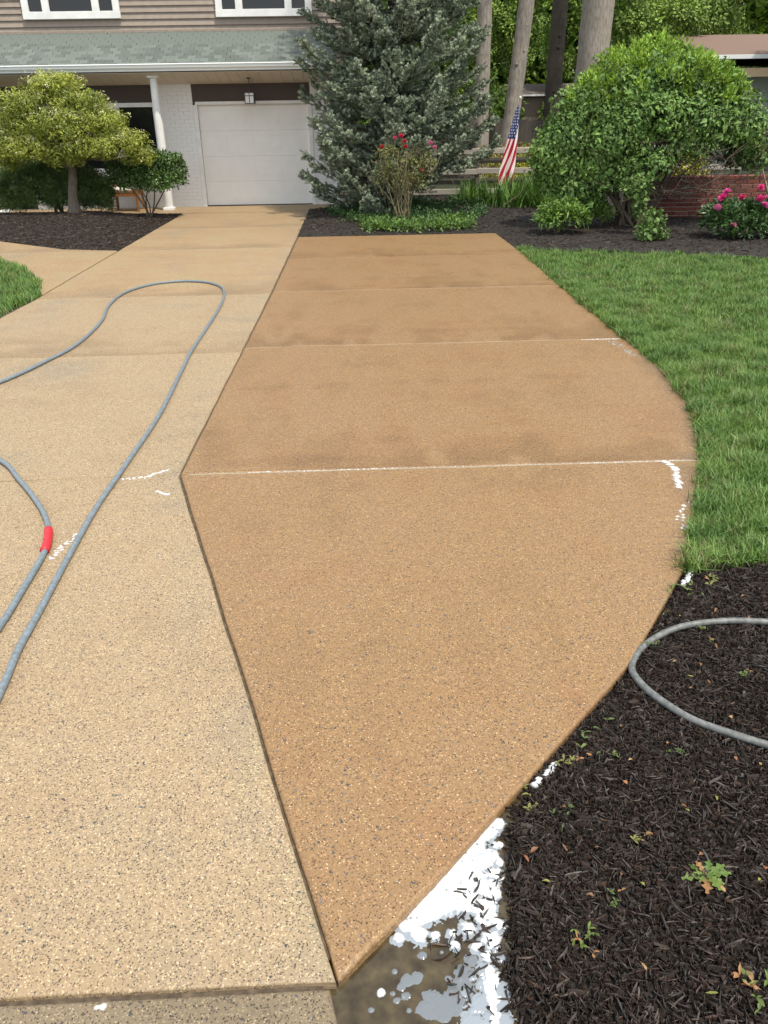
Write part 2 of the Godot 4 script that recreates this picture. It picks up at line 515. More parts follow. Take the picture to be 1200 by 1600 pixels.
func build_drive() -> void:
	var dr := setting("driveway")
	var g := Geo.new()
	sheet(g, pv([[-6, -0.2], [-0.12, -0.2], [-0.12, -1.2], [0.3, -1.6], [1.1, -2.6], [1.85, -4.05], [2.26, -6], [2.26, -13.44], [-0.9, -13.44], [-0.9, -17.3], [-3.44, -17.3], [-3.44, -8.9], [-6, -6]]), 1.0, func(_x, _z): return -0.016)
	part(dr, "joint_bed", g.mesh(M.sand))
	var old := func(k): return offset_copy(M.concrete_old, Vector3(k * 0.37, 0, k * 0.61))
	var new := func(k): return offset_copy(M.concrete_new, Vector3(k * 0.43, 0, k * 0.29))
	var mid := [[-1.0, -4.05], [-0.09, -1.144]]
	# older half, from the street to the porch
	var l1 := [[-5.2, -1.12], [-5.2, -4.03]] + mid.duplicate()
	l1[2] = [-1.0, -4.03]
	slab(dr, l1, 0.0, old.call(0), tone_old, 0.06, 0.007)
	slab(dr, [[-4.7, -4.03], [-3.75, -6.55], [-0.97, -6.55], [-1.0, -4.03]], 0.0, old.call(1), tone_old, 0.06)
	slab(dr, [[-3.75, -6.55], [-3.53, -8.0], [-3.49, -8.95], [-0.95, -8.95], [-0.97, -6.55]], 0.001, old.call(2), tone_old)
	slab(dr, [[-3.49, -8.95], [-3.49, -12.36], [-0.94, -12.36], [-0.95, -8.95]], 0.0, old.call(3), tone_old)
	slab(dr, [[-3.49, -12.36], [-3.48, -14.86], [-0.93, -14.86], [-0.94, -12.36]], 0.001, old.call(4), tone_old)
	slab(dr, [[-3.48, -14.86], [-3.47, -17.32], [-0.93, -17.32], [-0.93, -14.86]], 0.0, old.call(5), tone_old)
	# newer half
	var r1: Array = mid.slice(1)
	r1.reverse()
	r1.append([-1.0, -4.05])
	for k in range(5, 15): r1.append(CURVE[k])
	slab(dr, r1, -0.001, new.call(0), tone_new, 0.06, 0.012)
	var r2 := [[-1.0, -4.05], [-0.97, -6.7]]
	for k in 6: r2.append(CURVE[k])
	slab(dr, r2, 0.001, new.call(1), tone_new, 0.05, 0.016)
	slab(dr, [[-0.97, -6.7], [-0.94, -9.06], [2.27, -9.08], [2.285, -6.7]], 0.0, new.call(2), tone_new, 0.05, 0.016)
	slab(dr, [[-0.94, -9.06], [-0.93, -11.32], [2.30, -11.3], [2.27, -9.08]], 0.001, new.call(3), tone_new, 0.05, 0.018)
	slab(dr, [[-0.93, -11.32], [-0.92, -13.47], [2.265, -13.47], [2.30, -11.3]], 0.0, new.call(4), tone_new, 0.05, 0.018)
	for e in [[-4.05, 1.88, -0.95], [-6.7, 2.27, -0.95], [-9.07, 2.26, -0.93], [-11.31, 2.28, -0.92], [-6.55, -0.98, -3.7], [-8.95, -0.96, -3.48], [-12.36, -0.95, -3.48], [-14.86, -0.95, -3.48]]:
		g = Geo.new()
		sheet(g, pv([[e[2], e[0] - 0.014], [e[1], e[0] - 0.014], [e[1], e[0] + 0.014], [e[2], e[0] + 0.014]]), 0.1, func(x, z): return -0.005 + 0.0015 * nz2.get_noise_2d(x * 900, z * 900))
		part(dr, "joint_filler", g.mesh(M.joint_sand, true))
	# greyer street apron at the very bottom
	var st := setting("street_apron")
	var grey := mat(lin(0.60, 0.62, 0.64), 0.7, M.concrete_old.albedo_texture, 1.0 / 1.8)
	grey.vertex_color_use_as_albedo = true
	slab(st, [[-5.2, 1.5], [-5.2, -1.114], [-0.105, -1.138], [-0.045, -0.9], [0.02, -0.6], [0.05, 1.5]], -0.006, grey, func(x, z): return gray(0.95 + 0.15 * nz.get_noise_2d(x * 90, z * 90)), 0.09)
	# curved front walk and the porch floor
	var wk := setting("front_walk")
	slab(wk, [[-3.51, -9.1], [-3.51, -12.42], [-4.38, -12.66], [-4.9, -13.06], [-5.75, -13.72], [-8.0, -14.9], [-8.0, -13.5], [-6.2, -12.6], [-4.99, -11.78], [-4.37, -10.93], [-3.83, -9.98]], -0.002, old.call(7), tone_old)
	var pf := setting("porch_floor")
	slab(pf, [[-8.6, -17.33], [-8.6, -18.7], [-0.36, -18.7], [-0.36, -17.6], [-0.93, -17.33]], 0.012, old.call(8), tone_old)

# ---------- suds ----------
func lumps(nm: String, label: String, blobs: Array, y: float, hmax: float, cell: float, m: Material, seed_: int, rough := 0.55, bubbles := []) -> void:
	# blobs: [x, z, radius]; a low heap of bubbles whose outline is where it meets the surface y
	var f := FastNoiseLite.new()
	f.seed = seed_; f.frequency = 1.0; f.fractal_octaves = 3
	var known := {}
	var field := func(x: float, z: float) -> float:
		var best := -1.0
		for b in blobs:
			var d: float = 1.0 - Vector2(x - b[0], z - b[1]).length() / b[2]
			best = maxf(best, d)
		return best + f.get_noise_2d(x * 45, z * 45) * rough + f.get_noise_2d(x * 140, z * 140) * 0.12
	var g := Geo.new()
	var cells := {}
	for b in blobs:
		var e: int = ceili(b[2] * 1.4 / cell)
		for dx in range(-e, e + 1):
			for dz in range(-e, e + 1): cells[Vector2i(floori(b[0] / cell) + dx, floori(b[1] / cell) + dz)] = true
	var val := {}
	var get_v := func(k: Vector2i) -> float:
		if not val.has(k): val[k] = field.call(k.x * cell, k.y * cell)
		return val[k]
	var vid := func(k: Vector2i) -> int:
		if known.has(k): return known[k]
		var q: float = get_v.call(k)
		var h := hmax * clampf(0.12 + q * 2.2, -0.6, 1.0)
		if q > 0.1: h += hmax * 0.25 * f.get_noise_2d(k.x * cell * 400, k.y * cell * 400)
		for b in bubbles:
			var d2 := Vector2(k.x * cell - b[0], k.y * cell - b[1]).length()
			if d2 < b[2]: h = maxf(h, 0.55 * sqrt(b[2] * b[2] - d2 * d2))
		known[k] = g.pc(Vector3(k.x * cell, y + h, k.y * cell), Color(1, 1, 1, clampf(0.10 + q * 1.9, 0.0, 0.96)))
		return known[k]
	for k in cells:
		var q4 := [k, k + Vector2i(1, 0), k + Vector2i(1, 1), k + Vector2i(0, 1)]
		var any := false
		for q in q4: any = any or get_v.call(q) > -0.04
		if any: g.quad(vid.call(q4[3]), vid.call(q4[2]), vid.call(q4[1]), vid.call(q4[0]))
	if g.i.size() == 0: return
	var o := part(self, nm, g.mesh(m, true))
	tag(o, label, "soap suds", "", "stuff" if nm == "suds_flecks" else "")
func trail(pts: Array, step: float, w0: float, w1: float, wob: float) -> Array:
	var o := []
	for k in pts.size() - 1:
		var a := Vector2(pts[k][0], pts[k][1]); var b := Vector2(pts[k + 1][0], pts[k + 1][1])
		var n := maxi(1, int(a.distance_to(b) / step))
		for s in n:
			var q := a.lerp(b, float(s) / n) + Vector2(rnd(-wob, wob), rnd(-wob, wob))
			o.append([q.x, q.y, rnd(w0, w1)])
	return o
func froth(blobs: Array, n: int) -> Array:
	var o := []
	for k in n:
		var b: Array = blobs[R.randi() % blobs.size()]
		var an := rnd(0, TAU)
		o.append([b[0] + cos(an) * b[2] * rnd(0.0, 0.9), b[1] + sin(an) * b[2] * rnd(0.0, 0.9), rnd(0.003, 0.008)])
	return o
func build_suds() -> void:
	R.seed = 77
	var top := 0.0005
	lumps("suds_flecks", "white line of suds in the long joint ahead of the pointed slab", trail([[-0.62, -4.05], [-0.35, -4.052], [0.0, -4.052], [0.2, -4.055]], 0.011, 0.001, 0.0065, 0.002) + trail([[0.2, -4.055], [1.2, -4.05]], 0.022, 0.0005, 0.0038, 0.002) + trail([[1.2, -4.05], [1.80, -4.05]], 0.012, 0.001, 0.006, 0.002), top - 0.003, 0.003, 0.003, M.foam_smear, 1, 0.6)
	lumps("soap_suds", "white suds streak running down beside the curved drive edge", trail([[1.68, -4.04], [1.70, -3.92], [1.672, -3.83], [1.645, -3.74], [1.625, -3.67]], 0.010, 0.006, 0.022, 0.010), top, 0.003, 0.004, M.foam_smear, 2, 0.6)
	lumps("suds_flecks", "broken suds flecks on the slab beside the lawn corner", trail([[1.62, -3.5], [1.53, -3.42], [1.5, -3.3], [1.485, -3.22]], 0.016, 0.004, 0.013, 0.022), top, 0.003, 0.004, M.foam_smear, 22, 0.6)
	lumps("soap_suds", "white suds wisp lying along the joint short of the slab corner", trail([[-1.3, -4.0], [-1.18, -4.01], [-1.13, -4.07], [-1.07, -4.12]], 0.010, 0.005, 0.013, 0.010), top, 0.003, 0.004, M.foam_smear, 3, 0.6)
	lumps("soap_suds", "small suds crescent touching the corner of the pointed slab", trail([[-1.07, -3.83], [-1.03, -3.79], [-1.0, -3.785]], 0.008, 0.006, 0.013, 0.005), top, 0.003, 0.004, M.foam_smear, 23, 0.6)
	lumps("soap_suds", "faint suds smear beside the red hose sleeve", trail([[-1.40, -3.13], [-1.385, -3.22], [-1.365, -3.31], [-1.36, -3.38]], 0.006, 0.003, 0.010, 0.014), top, 0.002, 0.003, M.foam_smear, 4, 0.65)
	lumps("soap_suds", "thin suds line at the outer end of the second joint", trail([[1.9, -6.69], [2.24, -6.69]], 0.012, 0.004, 0.012, 0.002), top, 0.003, 0.005, M.foam_smear, 5, 0.65)
	lumps("suds_flecks", "faint suds flecks below the outer end of the second joint", trail([[2.1, -6.6], [2.2, -6.4], [2.14, -6.2]], 0.02, 0.005, 0.012, 0.05), top, 0.003, 0.005, M.foam_soft, 24, 0.65)
	lumps("soap_suds", "suds clinging to the slab edge below the lawn corner", trail([[1.39, -2.88], [1.33, -2.80], [1.30, -2.76]], 0.008, 0.009, 0.016, 0.004), -0.008, 0.006, 0.003, M.foam_smear, 6, 0.5)
	lumps("suds_flecks", "small suds patch between slab edge and mulch above the puddle", trail([[0.56, -1.80], [0.515, -1.755], [0.47, -1.715]], 0.008, 0.008, 0.013, 0.004), -0.012, 0.005, 0.0025, M.foam_smear, 7, 0.4)
	lumps("soap_suds", "tiny suds dab in the joint at the street apron", trail([[-0.62, -1.115], [-0.6, -1.116]], 0.006, 0.005, 0.009, 0.001), -0.006, 0.003, 0.003, M.foam_smear, 8, 0.4)
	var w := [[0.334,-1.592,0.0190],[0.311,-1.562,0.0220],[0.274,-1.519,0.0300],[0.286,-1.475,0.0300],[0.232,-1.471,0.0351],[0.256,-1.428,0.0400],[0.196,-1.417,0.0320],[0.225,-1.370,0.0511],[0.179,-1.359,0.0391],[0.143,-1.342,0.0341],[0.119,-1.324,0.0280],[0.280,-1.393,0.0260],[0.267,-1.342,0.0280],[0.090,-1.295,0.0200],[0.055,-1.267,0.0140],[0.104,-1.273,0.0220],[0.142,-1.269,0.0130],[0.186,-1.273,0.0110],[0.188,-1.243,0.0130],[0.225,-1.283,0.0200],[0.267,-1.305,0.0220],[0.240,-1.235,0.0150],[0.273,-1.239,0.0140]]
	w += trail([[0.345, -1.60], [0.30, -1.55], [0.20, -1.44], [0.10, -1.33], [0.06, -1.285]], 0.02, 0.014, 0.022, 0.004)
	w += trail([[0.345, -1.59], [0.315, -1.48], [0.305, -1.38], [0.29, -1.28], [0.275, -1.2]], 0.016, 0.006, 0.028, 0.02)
	var rim := []
	for q in w: rim.append([q[0] - 0.004, q[1] + 0.004, q[2] * 1.3])
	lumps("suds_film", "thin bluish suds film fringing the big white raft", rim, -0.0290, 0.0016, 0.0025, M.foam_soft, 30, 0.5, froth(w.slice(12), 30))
	lumps("soap_suds", "big white raft of suds and painted sky glare filling the narrow end of the puddle", w, -0.0282, 0.0022, 0.0022, M.foam, 9, 0.3)  # sky glare on the water is painted into this opaque white
	var w2 := [[0.248,-1.179,0.0210],[0.248,-1.142,0.0230],[0.250,-1.106,0.0250],[0.226,-1.097,0.0301],[0.194,-1.123,0.0090],[0.246,-1.066,0.0300],[0.206,-1.058,0.0290],[0.220,-1.161,0.0100],[0.24,-1.03,0.03],[0.21,-1.0,0.03]]
	w2 += trail([[0.28, -1.19], [0.275, -1.1], [0.27, -1.0]], 0.016, 0.006, 0.026, 0.016)
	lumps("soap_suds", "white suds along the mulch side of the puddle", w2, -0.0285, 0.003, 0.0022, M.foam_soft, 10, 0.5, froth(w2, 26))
	lumps("soap_suds", "brightest dab of suds and painted highlight at the mulch side of the puddle", trail([[0.265, -1.17], [0.26, -1.09], [0.25, -1.02]], 0.012, 0.006, 0.02, 0.008), -0.027, 0.003, 0.0025, M.foam, 31, 0.5)  # white highlights painted as pale dabs over the softer suds
	var w3 := [[0.200,-1.170,0.0230],[0.220,-1.202,0.0160],[0.162,-1.105,0.0301],[0.122,-1.111,0.0250],[0.106,-1.092,0.0220],[0.140,-1.086,0.0250],[0.191,-1.134,0.0300],[0.162,-1.161,0.0080]]
	lumps("soap_suds", "greyish thin film of suds in the brown puddle water", w3, -0.0287, 0.002, 0.0022, M.foam_thin, 11, 0.35, froth(w3, 14))
	var w4 := [[0.070,-1.160,0.0160],[0.091,-1.165,0.0150],[0.054,-1.145,0.0100],[0.063,-1.124,0.0100],[0.042,-1.115,0.0080],[0.033,-1.131,0.0061]]
	lumps("soap_suds", "grey hooked island of suds floating in the puddle", w4, -0.0287, 0.002, 0.0022, M.foam_thin, 12, 0.25, froth(w4, 6))
	for q in [[[0.107,-1.219,0.0110], "round"], [[0.008,-1.134,0.0110], "bright"], [[0.040,-1.183,0.0070], "small"], [[-0.016,-1.096,0.0070], "curled"], [[0.068,-1.091,0.0060], "tiny"], [[0.154,-1.225,0.0050], "dot-like"]]:
		var tx := {"round": "round grey suds blob below the white raft", "bright": "bright suds blob near the slab tip in the puddle", "small": "small suds blob midway across the brown water", "curled": "curled suds scrap beside the street apron corner", "tiny": "tiny suds dot below the hooked island", "dot-like": "dot of suds just under the white raft"}
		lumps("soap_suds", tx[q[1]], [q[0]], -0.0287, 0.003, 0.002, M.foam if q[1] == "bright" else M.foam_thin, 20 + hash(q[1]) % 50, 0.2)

# ---------- ground, beds, lawn ----------
func shore(z: float) -> float:
	if z < -1.66: return -9.0
	return lerpf(0.272, 0.352, clampf((-z - 1.07) / 0.56, 0.0, 1.0)) + 0.03 * nz2.get_noise_2d(0, z * 700) + 0.012 * nz2.get_noise_2d(40, z * 2500)
func near_h(x: float, z: float) -> float:
	var h := 0.008 * nz.get_noise_2d(x * 160, z * 160) + 0.006 * nz2.get_noise_2d(x * 600, z * 600) - 0.004
	h += 0.012 * clampf((x - 0.5) / 2.0, 0.0, 1.0)
	# lowest right along the slab edge
	var d := 9.0
	for k in range(8, 15):
		var q := Geometry2D.get_closest_point_to_segment(Vector2(x, z), Vector2(CURVE[k][0], CURVE[k][1]), Vector2(CURVE[k + 1][0], CURVE[k + 1][1]))
		d = minf(d, q.distance_to(Vector2(x, z)))
	h -= 0.032 * exp(-d / 0.06)
	return lerpf(-0.085, h, smoothstep(-0.035, 0.05, x - shore(z))) if z > -1.8 else h
func far_h(x: float, z: float) -> float:
	var e := minf(1.0, minf(absf(z + 13.47) if x < 2.3 else 9.0, absf(x - 2.29) if z > -13.5 else 9.0) / 0.4)
	return -0.012 + 0.045 * e + (0.02 * nz.get_noise_2d(x * 60, z * 60) + 0.012 * nz2.get_noise_2d(x * 300, z * 300)) * e
func left_h(x: float, z: float) -> float:
	var e := minf(minf(-3.5 - x, -z - (12.4 + (-3.5 - x) * 0.62)), -z - 12.45)
	return -0.005 + 0.16 * smoothstep(0.0, 1.6, e) * smoothstep(-17.5, -16.3, z) + 0.015 * nz.get_noise_2d(x * 90, z * 90)
func chip_mesh(seed_: int, flat: float) -> ArrayMesh:
	R.seed = seed_
	var g := Geo.new()
	var n := 5
	var up := []; var lo := []
	for k in n:
		var t := float(k) / (n - 1)
		var w := 0.5 * pow(sin(PI * clampf(t * 0.86 + 0.07, 0, 1)), 0.6) * rnd(0.6, 1.1)
		var b := 0.12 * sin(t * 3.0 + seed_) * rnd(0.3, 1.0)
		for s in [-1.0, 1.0]:
			up.append(g.p(Vector3(t - 0.5, flat * rnd(0.6, 1.0), b + s * w * 0.24)))
			lo.append(g.p(Vector3(t - 0.5, -flat, b + s * w * 0.24)))
	for k in n - 1:
		g.quad(up[k * 2], up[k * 2 + 1], up[k * 2 + 3], up[k * 2 + 2])
		g.quad(up[k * 2 + 1], lo[k * 2 + 1], lo[k * 2 + 3], up[k * 2 + 3])
		g.quad(lo[k * 2], up[k * 2], up[k * 2 + 2], lo[k * 2 + 2])
	return g.mesh(M.chip)
func chips(parent: Node3D, poly: PackedVector2Array, n: int, l0: float, l1: float, hf: Callable, me: Mesh, base: Color, ok = null) -> void:
	var xf := []; var cols := PackedColorArray()
	for q in in_poly(poly, n):
		if ok != null and not ok.call(q): continue
		var l := lerpf(l0, l1, pow(rnd(), 2.2))
		var b := Basis.from_euler(Vector3(R.randfn(0, 0.28), rnd(0, TAU), R.randfn(0, 0.22))).scaled_local(Vector3(l, rnd(0.006, 0.016), l * rnd(0.13, 0.65)))
		xf.append(Transform3D(b, Vector3(q.x, hf.call(q.x, q.y) + rnd(0.001, 0.012), q.y)))
		var f := rnd(0.55, 1.2)
		var c := base * f
		var pick := rnd()
		if pick < 0.045: c = Color(0.095, 0.08, 0.07) * rnd(0.6, 1.2)
		elif pick < 0.15: c = Color(0.055, 0.030, 0.021) * f
		cols.append(c)
	tag(multi(parent, "mulch_chips", me, xf, cols), "", "", "", "stuff")
func blade_mesh(seed_: int, n: int, h: float, spread: float, w: float, curl: float) -> ArrayMesh:
	R.seed = seed_
	var g := Geo.new()
	for k in n:
		var an := rnd(0, TAU)
		var d := Vector3(cos(an), 0, sin(an))
		var s := d.cross(Vector3.UP) * w * rnd(0.7, 1.2)
		var b := Vector3(rnd(-spread, spread), 0, rnd(-spread, spread))
		var hh := h * rnd(0.55, 1.15)
		var lean := rnd(0.15, curl)
		var p1 := b + Vector3.UP * hh * 0.5 + d * hh * lean * 0.3
		var p2 := b + Vector3.UP * hh * (1.0 - lean * 0.25) + d * hh * lean
		var a0 := g.p(b - s); var a1 := g.p(b + s); var b0 := g.p(p1 - s * 0.85); var b1 := g.p(p1 + s * 0.85)
		g.quad(a0, a1, b1, b0); g.tri(b0, b1, g.p(p2))
	return g.mesh(M.blade)
func grass(parent: Node3D, poly: PackedVector2Array, n: int, y: float, sc0: float, sc1: float) -> void:
	for v in 3:
		var me := blade_mesh(300 + v, 14, 0.10, 0.036, 0.0028, 1.0)
		R.seed = 500 + v
		var xf := []; var cols := PackedColorArray()
		for q in in_poly(poly, n / 3):
			var f := 1.0 + 0.5 * nz.get_noise_2d(q.x * 110, q.y * 110)
			var s := rnd(sc0, sc1) * (0.85 + 0.42 * nz2.get_noise_2d(q.x * 130, q.y * 130))
			xf.append(Transform3D(Basis.from_euler(Vector3(R.randfn(0, 0.15), rnd(0, TAU), R.randfn(0, 0.15))).scaled_local(Vector3(s, s, s)), Vector3(q.x, y, q.y)))
			var c := Color(0.085, 0.18, 0.036).lerp(Color(0.19, 0.30, 0.055), clampf(f - 0.6, 0, 1)) * rnd(0.7, 1.15)
			if rnd() < 0.05 + 0.16 * clampf(nz2.get_noise_2d(q.x * 90 + 40, q.y * 90) * 2.0 - 0.2, 0, 1): c = Color(0.24, 0.22, 0.10) * rnd(0.7, 1.1)
			cols.append(c)
		tag(multi(parent, "grass", me, xf, cols), "", "", "", "stuff")
func build_ground() -> void:
	var g := Geo.new()
	sheet(g, pv([[-120, 40], [120, 40], [120, -140], [-120, -140]]), 20.0, func(_x, _z): return -0.14)
	tag(part(self, "ground", g.mesh(M.turf)), "", "", "", "structure")
	# water
	g = Geo.new()
	sheet(g, pv([[-0.5, -0.3], [0.5, -0.3], [0.5, -1.75], [0.36, -1.75], [-0.5, -1.0]]), 0.05, func(x, z): return -0.0285 + 0.0002 * nz.get_noise_2d(x * 2500, z * 2500))
	tag(part(self, "puddle_water", g.mesh(M.water, true)), "", "", "", "structure")
	# beds
	var near := pv([[-0.1, 0.6], [-0.1, -1.12], [0.07, -1.318], [0.30, -1.57], [0.51, -1.80], [0.735, -2.05], [0.935, -2.28], [1.122, -2.554], [1.345, -2.88], [1.5, -2.935], [1.75, -2.97], [3.0, -3.1], [5.0, -3.3], [5.0, 0.6]])
	g = Geo.new()
	sheet(g, near, 0.04, near_h)
	var bed_n := setting("mulch_bed")
	part(bed_n, "soil", g.mesh(M.soil, true))
	var far := pv([[-0.92, -13.455], [2.255, -13.455], [2.285, -11.8], [2.6, -11.45], [3.0, -11.33], [3.8, -11.06], [4.55, -10.74], [5.3, -10.33], [8, -9.2], [13, -8.3], [13, -21], [-0.3, -21], [-0.3, -17.6], [-0.92, -17.3]])
	g = Geo.new()
	sheet(g, far, 0.2, far_h)
	var bed_f := setting("flower_bed")
	part(bed_f, "soil", g.mesh(M.soil, true))
	var left := pv([[-3.49, -17.31], [-3.495, -12.43], [-4.38, -12.68], [-4.9, -13.08], [-5.75, -13.74], [-8.0, -14.92], [-8.6, -17.31]])
	g = Geo.new()
	sheet(g, left, 0.15, left_h)
	var bed_l := setting("porch_bed")
	part(bed_l, "soil", g.mesh(M.soil, true))
	R.seed = 40
	var dry := func(q): return q.x > shore(q.y) - 0.03 + 0.03 * nz2.get_noise_2d(q.x * 900, q.y * 900)
	var view := pv([[0.2, -0.75], [0.2, -1.4], [0.30, -1.58], [0.51, -1.81], [0.735, -2.06], [0.94, -2.29], [1.13, -2.56], [1.36, -2.90], [1.75, -2.99], [2.6, -3.05], [2.6, -2.0], [1.5, -0.75]])
	for v in 3: chips(bed_n, view, [30000, 30000, 16000][v], [0.008, 0.007, 0.012][v], [0.027, 0.022, 0.055][v], near_h, chip_mesh(60 + v, 0.5), Color(0.030, 0.0205, 0.0155), dry)
	for v in 2: chips(bed_f, far, 17000, 0.02, 0.09, far_h, chip_mesh(63 + v, 0.5), Color(0.046, 0.028, 0.018))
	chips(bed_l, left, 17000, 0.02, 0.09, left_h, chip_mesh(66, 0.5), Color(0.040, 0.0245, 0.016))
	# lawns
	var lawn := pv([[1.34, -2.88], [1.477, -3.16], [1.635, -3.48], [1.885, -4.05], [2.025, -4.415], [2.18, -4.994], [2.265, -5.724], [2.285, -6.3], [2.27, -8], [2.26, -9.3], [2.285, -11.75], [2.6, -11.42], [3.0, -11.3], [3.8, -11.03], [4.55, -10.71], [5.3, -10.3], [8, -9.2], [8, -3.5], [3.0, -3.07], [1.75, -2.94]])
	g = Geo.new()
	sheet(g, lawn, 0.25, func(x, z): return -0.02 + 0.01 * nz.get_noise_2d(x * 50, z * 50))
	var la := setting("lawn")
	part(la, "soil", g.mesh(M.turf, true))
	grass(la, lawn, 33000, -0.02, 0.7, 1.25)
	var close := pv([[1.37, -2.87], [1.48, -3.16], [1.64, -3.48], [1.885, -4.05], [2.025, -4.415], [2.18, -4.994], [2.265, -5.724], [2.28, -6.3], [2.27, -9.3], [2.6, -9.0], [3.3, -6.3], [2.6, -4.0], [2.1, -2.95]])
	grass(la, close, 15000, -0.02, 0.65, 1.2)
	var lawn2 := pv([[-3.51, -9.1], [-3.8, -9.98], [-4.35, -10.93], [-4.97, -11.76], [-6.2, -12.58], [-7.5, -13.2], [-7.5, -7.0], [-4.6, -6.6], [-3.6, -7.8]])
	g = Geo.new()
	sheet(g, lawn2, 0.25, func(_x, _z): return -0.015)
	var lb := setting("lawn")
	part(lb, "soil", g.mesh(M.turf, true))
	grass(lb, lawn2, 11000, -0.015, 0.8, 1.3)

# ---------- hoses ----------
func build_hoses() -> void:
	var r := 0.0135
	var lay := func(a: Array, y: float, drop := 0.0) -> Array:
		var o := []
		for q in a: o.append(Vector3(q[0], y + (near_h(q[0], q[1]) + 0.008 if drop > 0.0 else 0.0), q[1]))
		return smooth_line(o, 0.03)
	var t := thing("garden_hose", "long grey hose looping up the older half of the drive", "hose")
	var g := Geo.new()
	tube(g, lay.call([[-3.3, -5.0], [-2.95, -5.3], [-2.661, -5.82], [-2.513, -6.35], [-2.42, -6.892], [-2.448, -7.721], [-2.57, -8.45], [-2.58, -9.1], [-2.40, -9.56], [-2.1, -9.74], [-1.78, -9.66], [-1.55, -9.35], [-1.44, -8.85], [-1.40, -8.2], [-1.389, -7.4], [-1.386, -6.594], [-1.36, -6.037], [-1.313, -5.015], [-1.321, -4.213], [-1.330, -3.642], [-1.313, -3.155], [-1.287, -2.672], [-1.277, -2.442], [-1.245, -2.172], [-1.2, -1.6], [-1.15, -0.8], [-1.3, 0.3]], 0.0142), [r], 10)
	part(t, "tube", g.mesh(M.hose, true))
	t = thing("garden_hose", "short bend of grey hose wearing a red sleeve", "hose")
	g = Geo.new()
	var bl: Array = lay.call([[-3.2, -4.9], [-2.6, -4.75], [-2.067, -4.294], [-1.855, -4.013], [-1.643, -3.698], [-1.522, -3.479], [-1.462, -3.314], [-1.432, -3.162], [-1.416, -2.892], [-1.405, -2.57], [-1.42, -2.0], [-1.5, -1.2], [-1.7, -0.2]], 0.0142)
	tube(g, bl, [r], 10)
	part(t, "tube", g.mesh(M.hose, true))
	var sl := []
	for q in bl:
		if q.z > -3.40 and q.z < -3.165: sl.append(q + Vector3(0, 0.004, 0))
	g = Geo.new()
	var rr := []
	for k in sl.size(): rr.append(0.0205 + 0.0012 * sin(k * 1.7))
	tube(g, sl, rr, 12, true)
	tag(part(t, "sleeve", g.mesh(M.sleeve, true)), "red rubber sleeve")
	t = thing("garden_hose", "grey hose curving over the dark mulch by the slab edge", "hose")
	g = Geo.new()
	tube(g, lay.call([[2.6, -2.15], [2.0, -2.37], [1.68, -2.42], [1.502, -2.442], [1.344, -2.472], [1.165, -2.448], [1.02, -2.375], [0.935, -2.265], [0.918, -2.159], [0.945, -2.051], [1.02, -1.943], [1.112, -1.871], [1.204, -1.811], [1.6, -1.58], [2.1, -1.2], [2.7, -0.6]], 0.011, 1.0), [0.0125], 10)
	part(t, "tube", g.mesh(M.hose_dull, true))

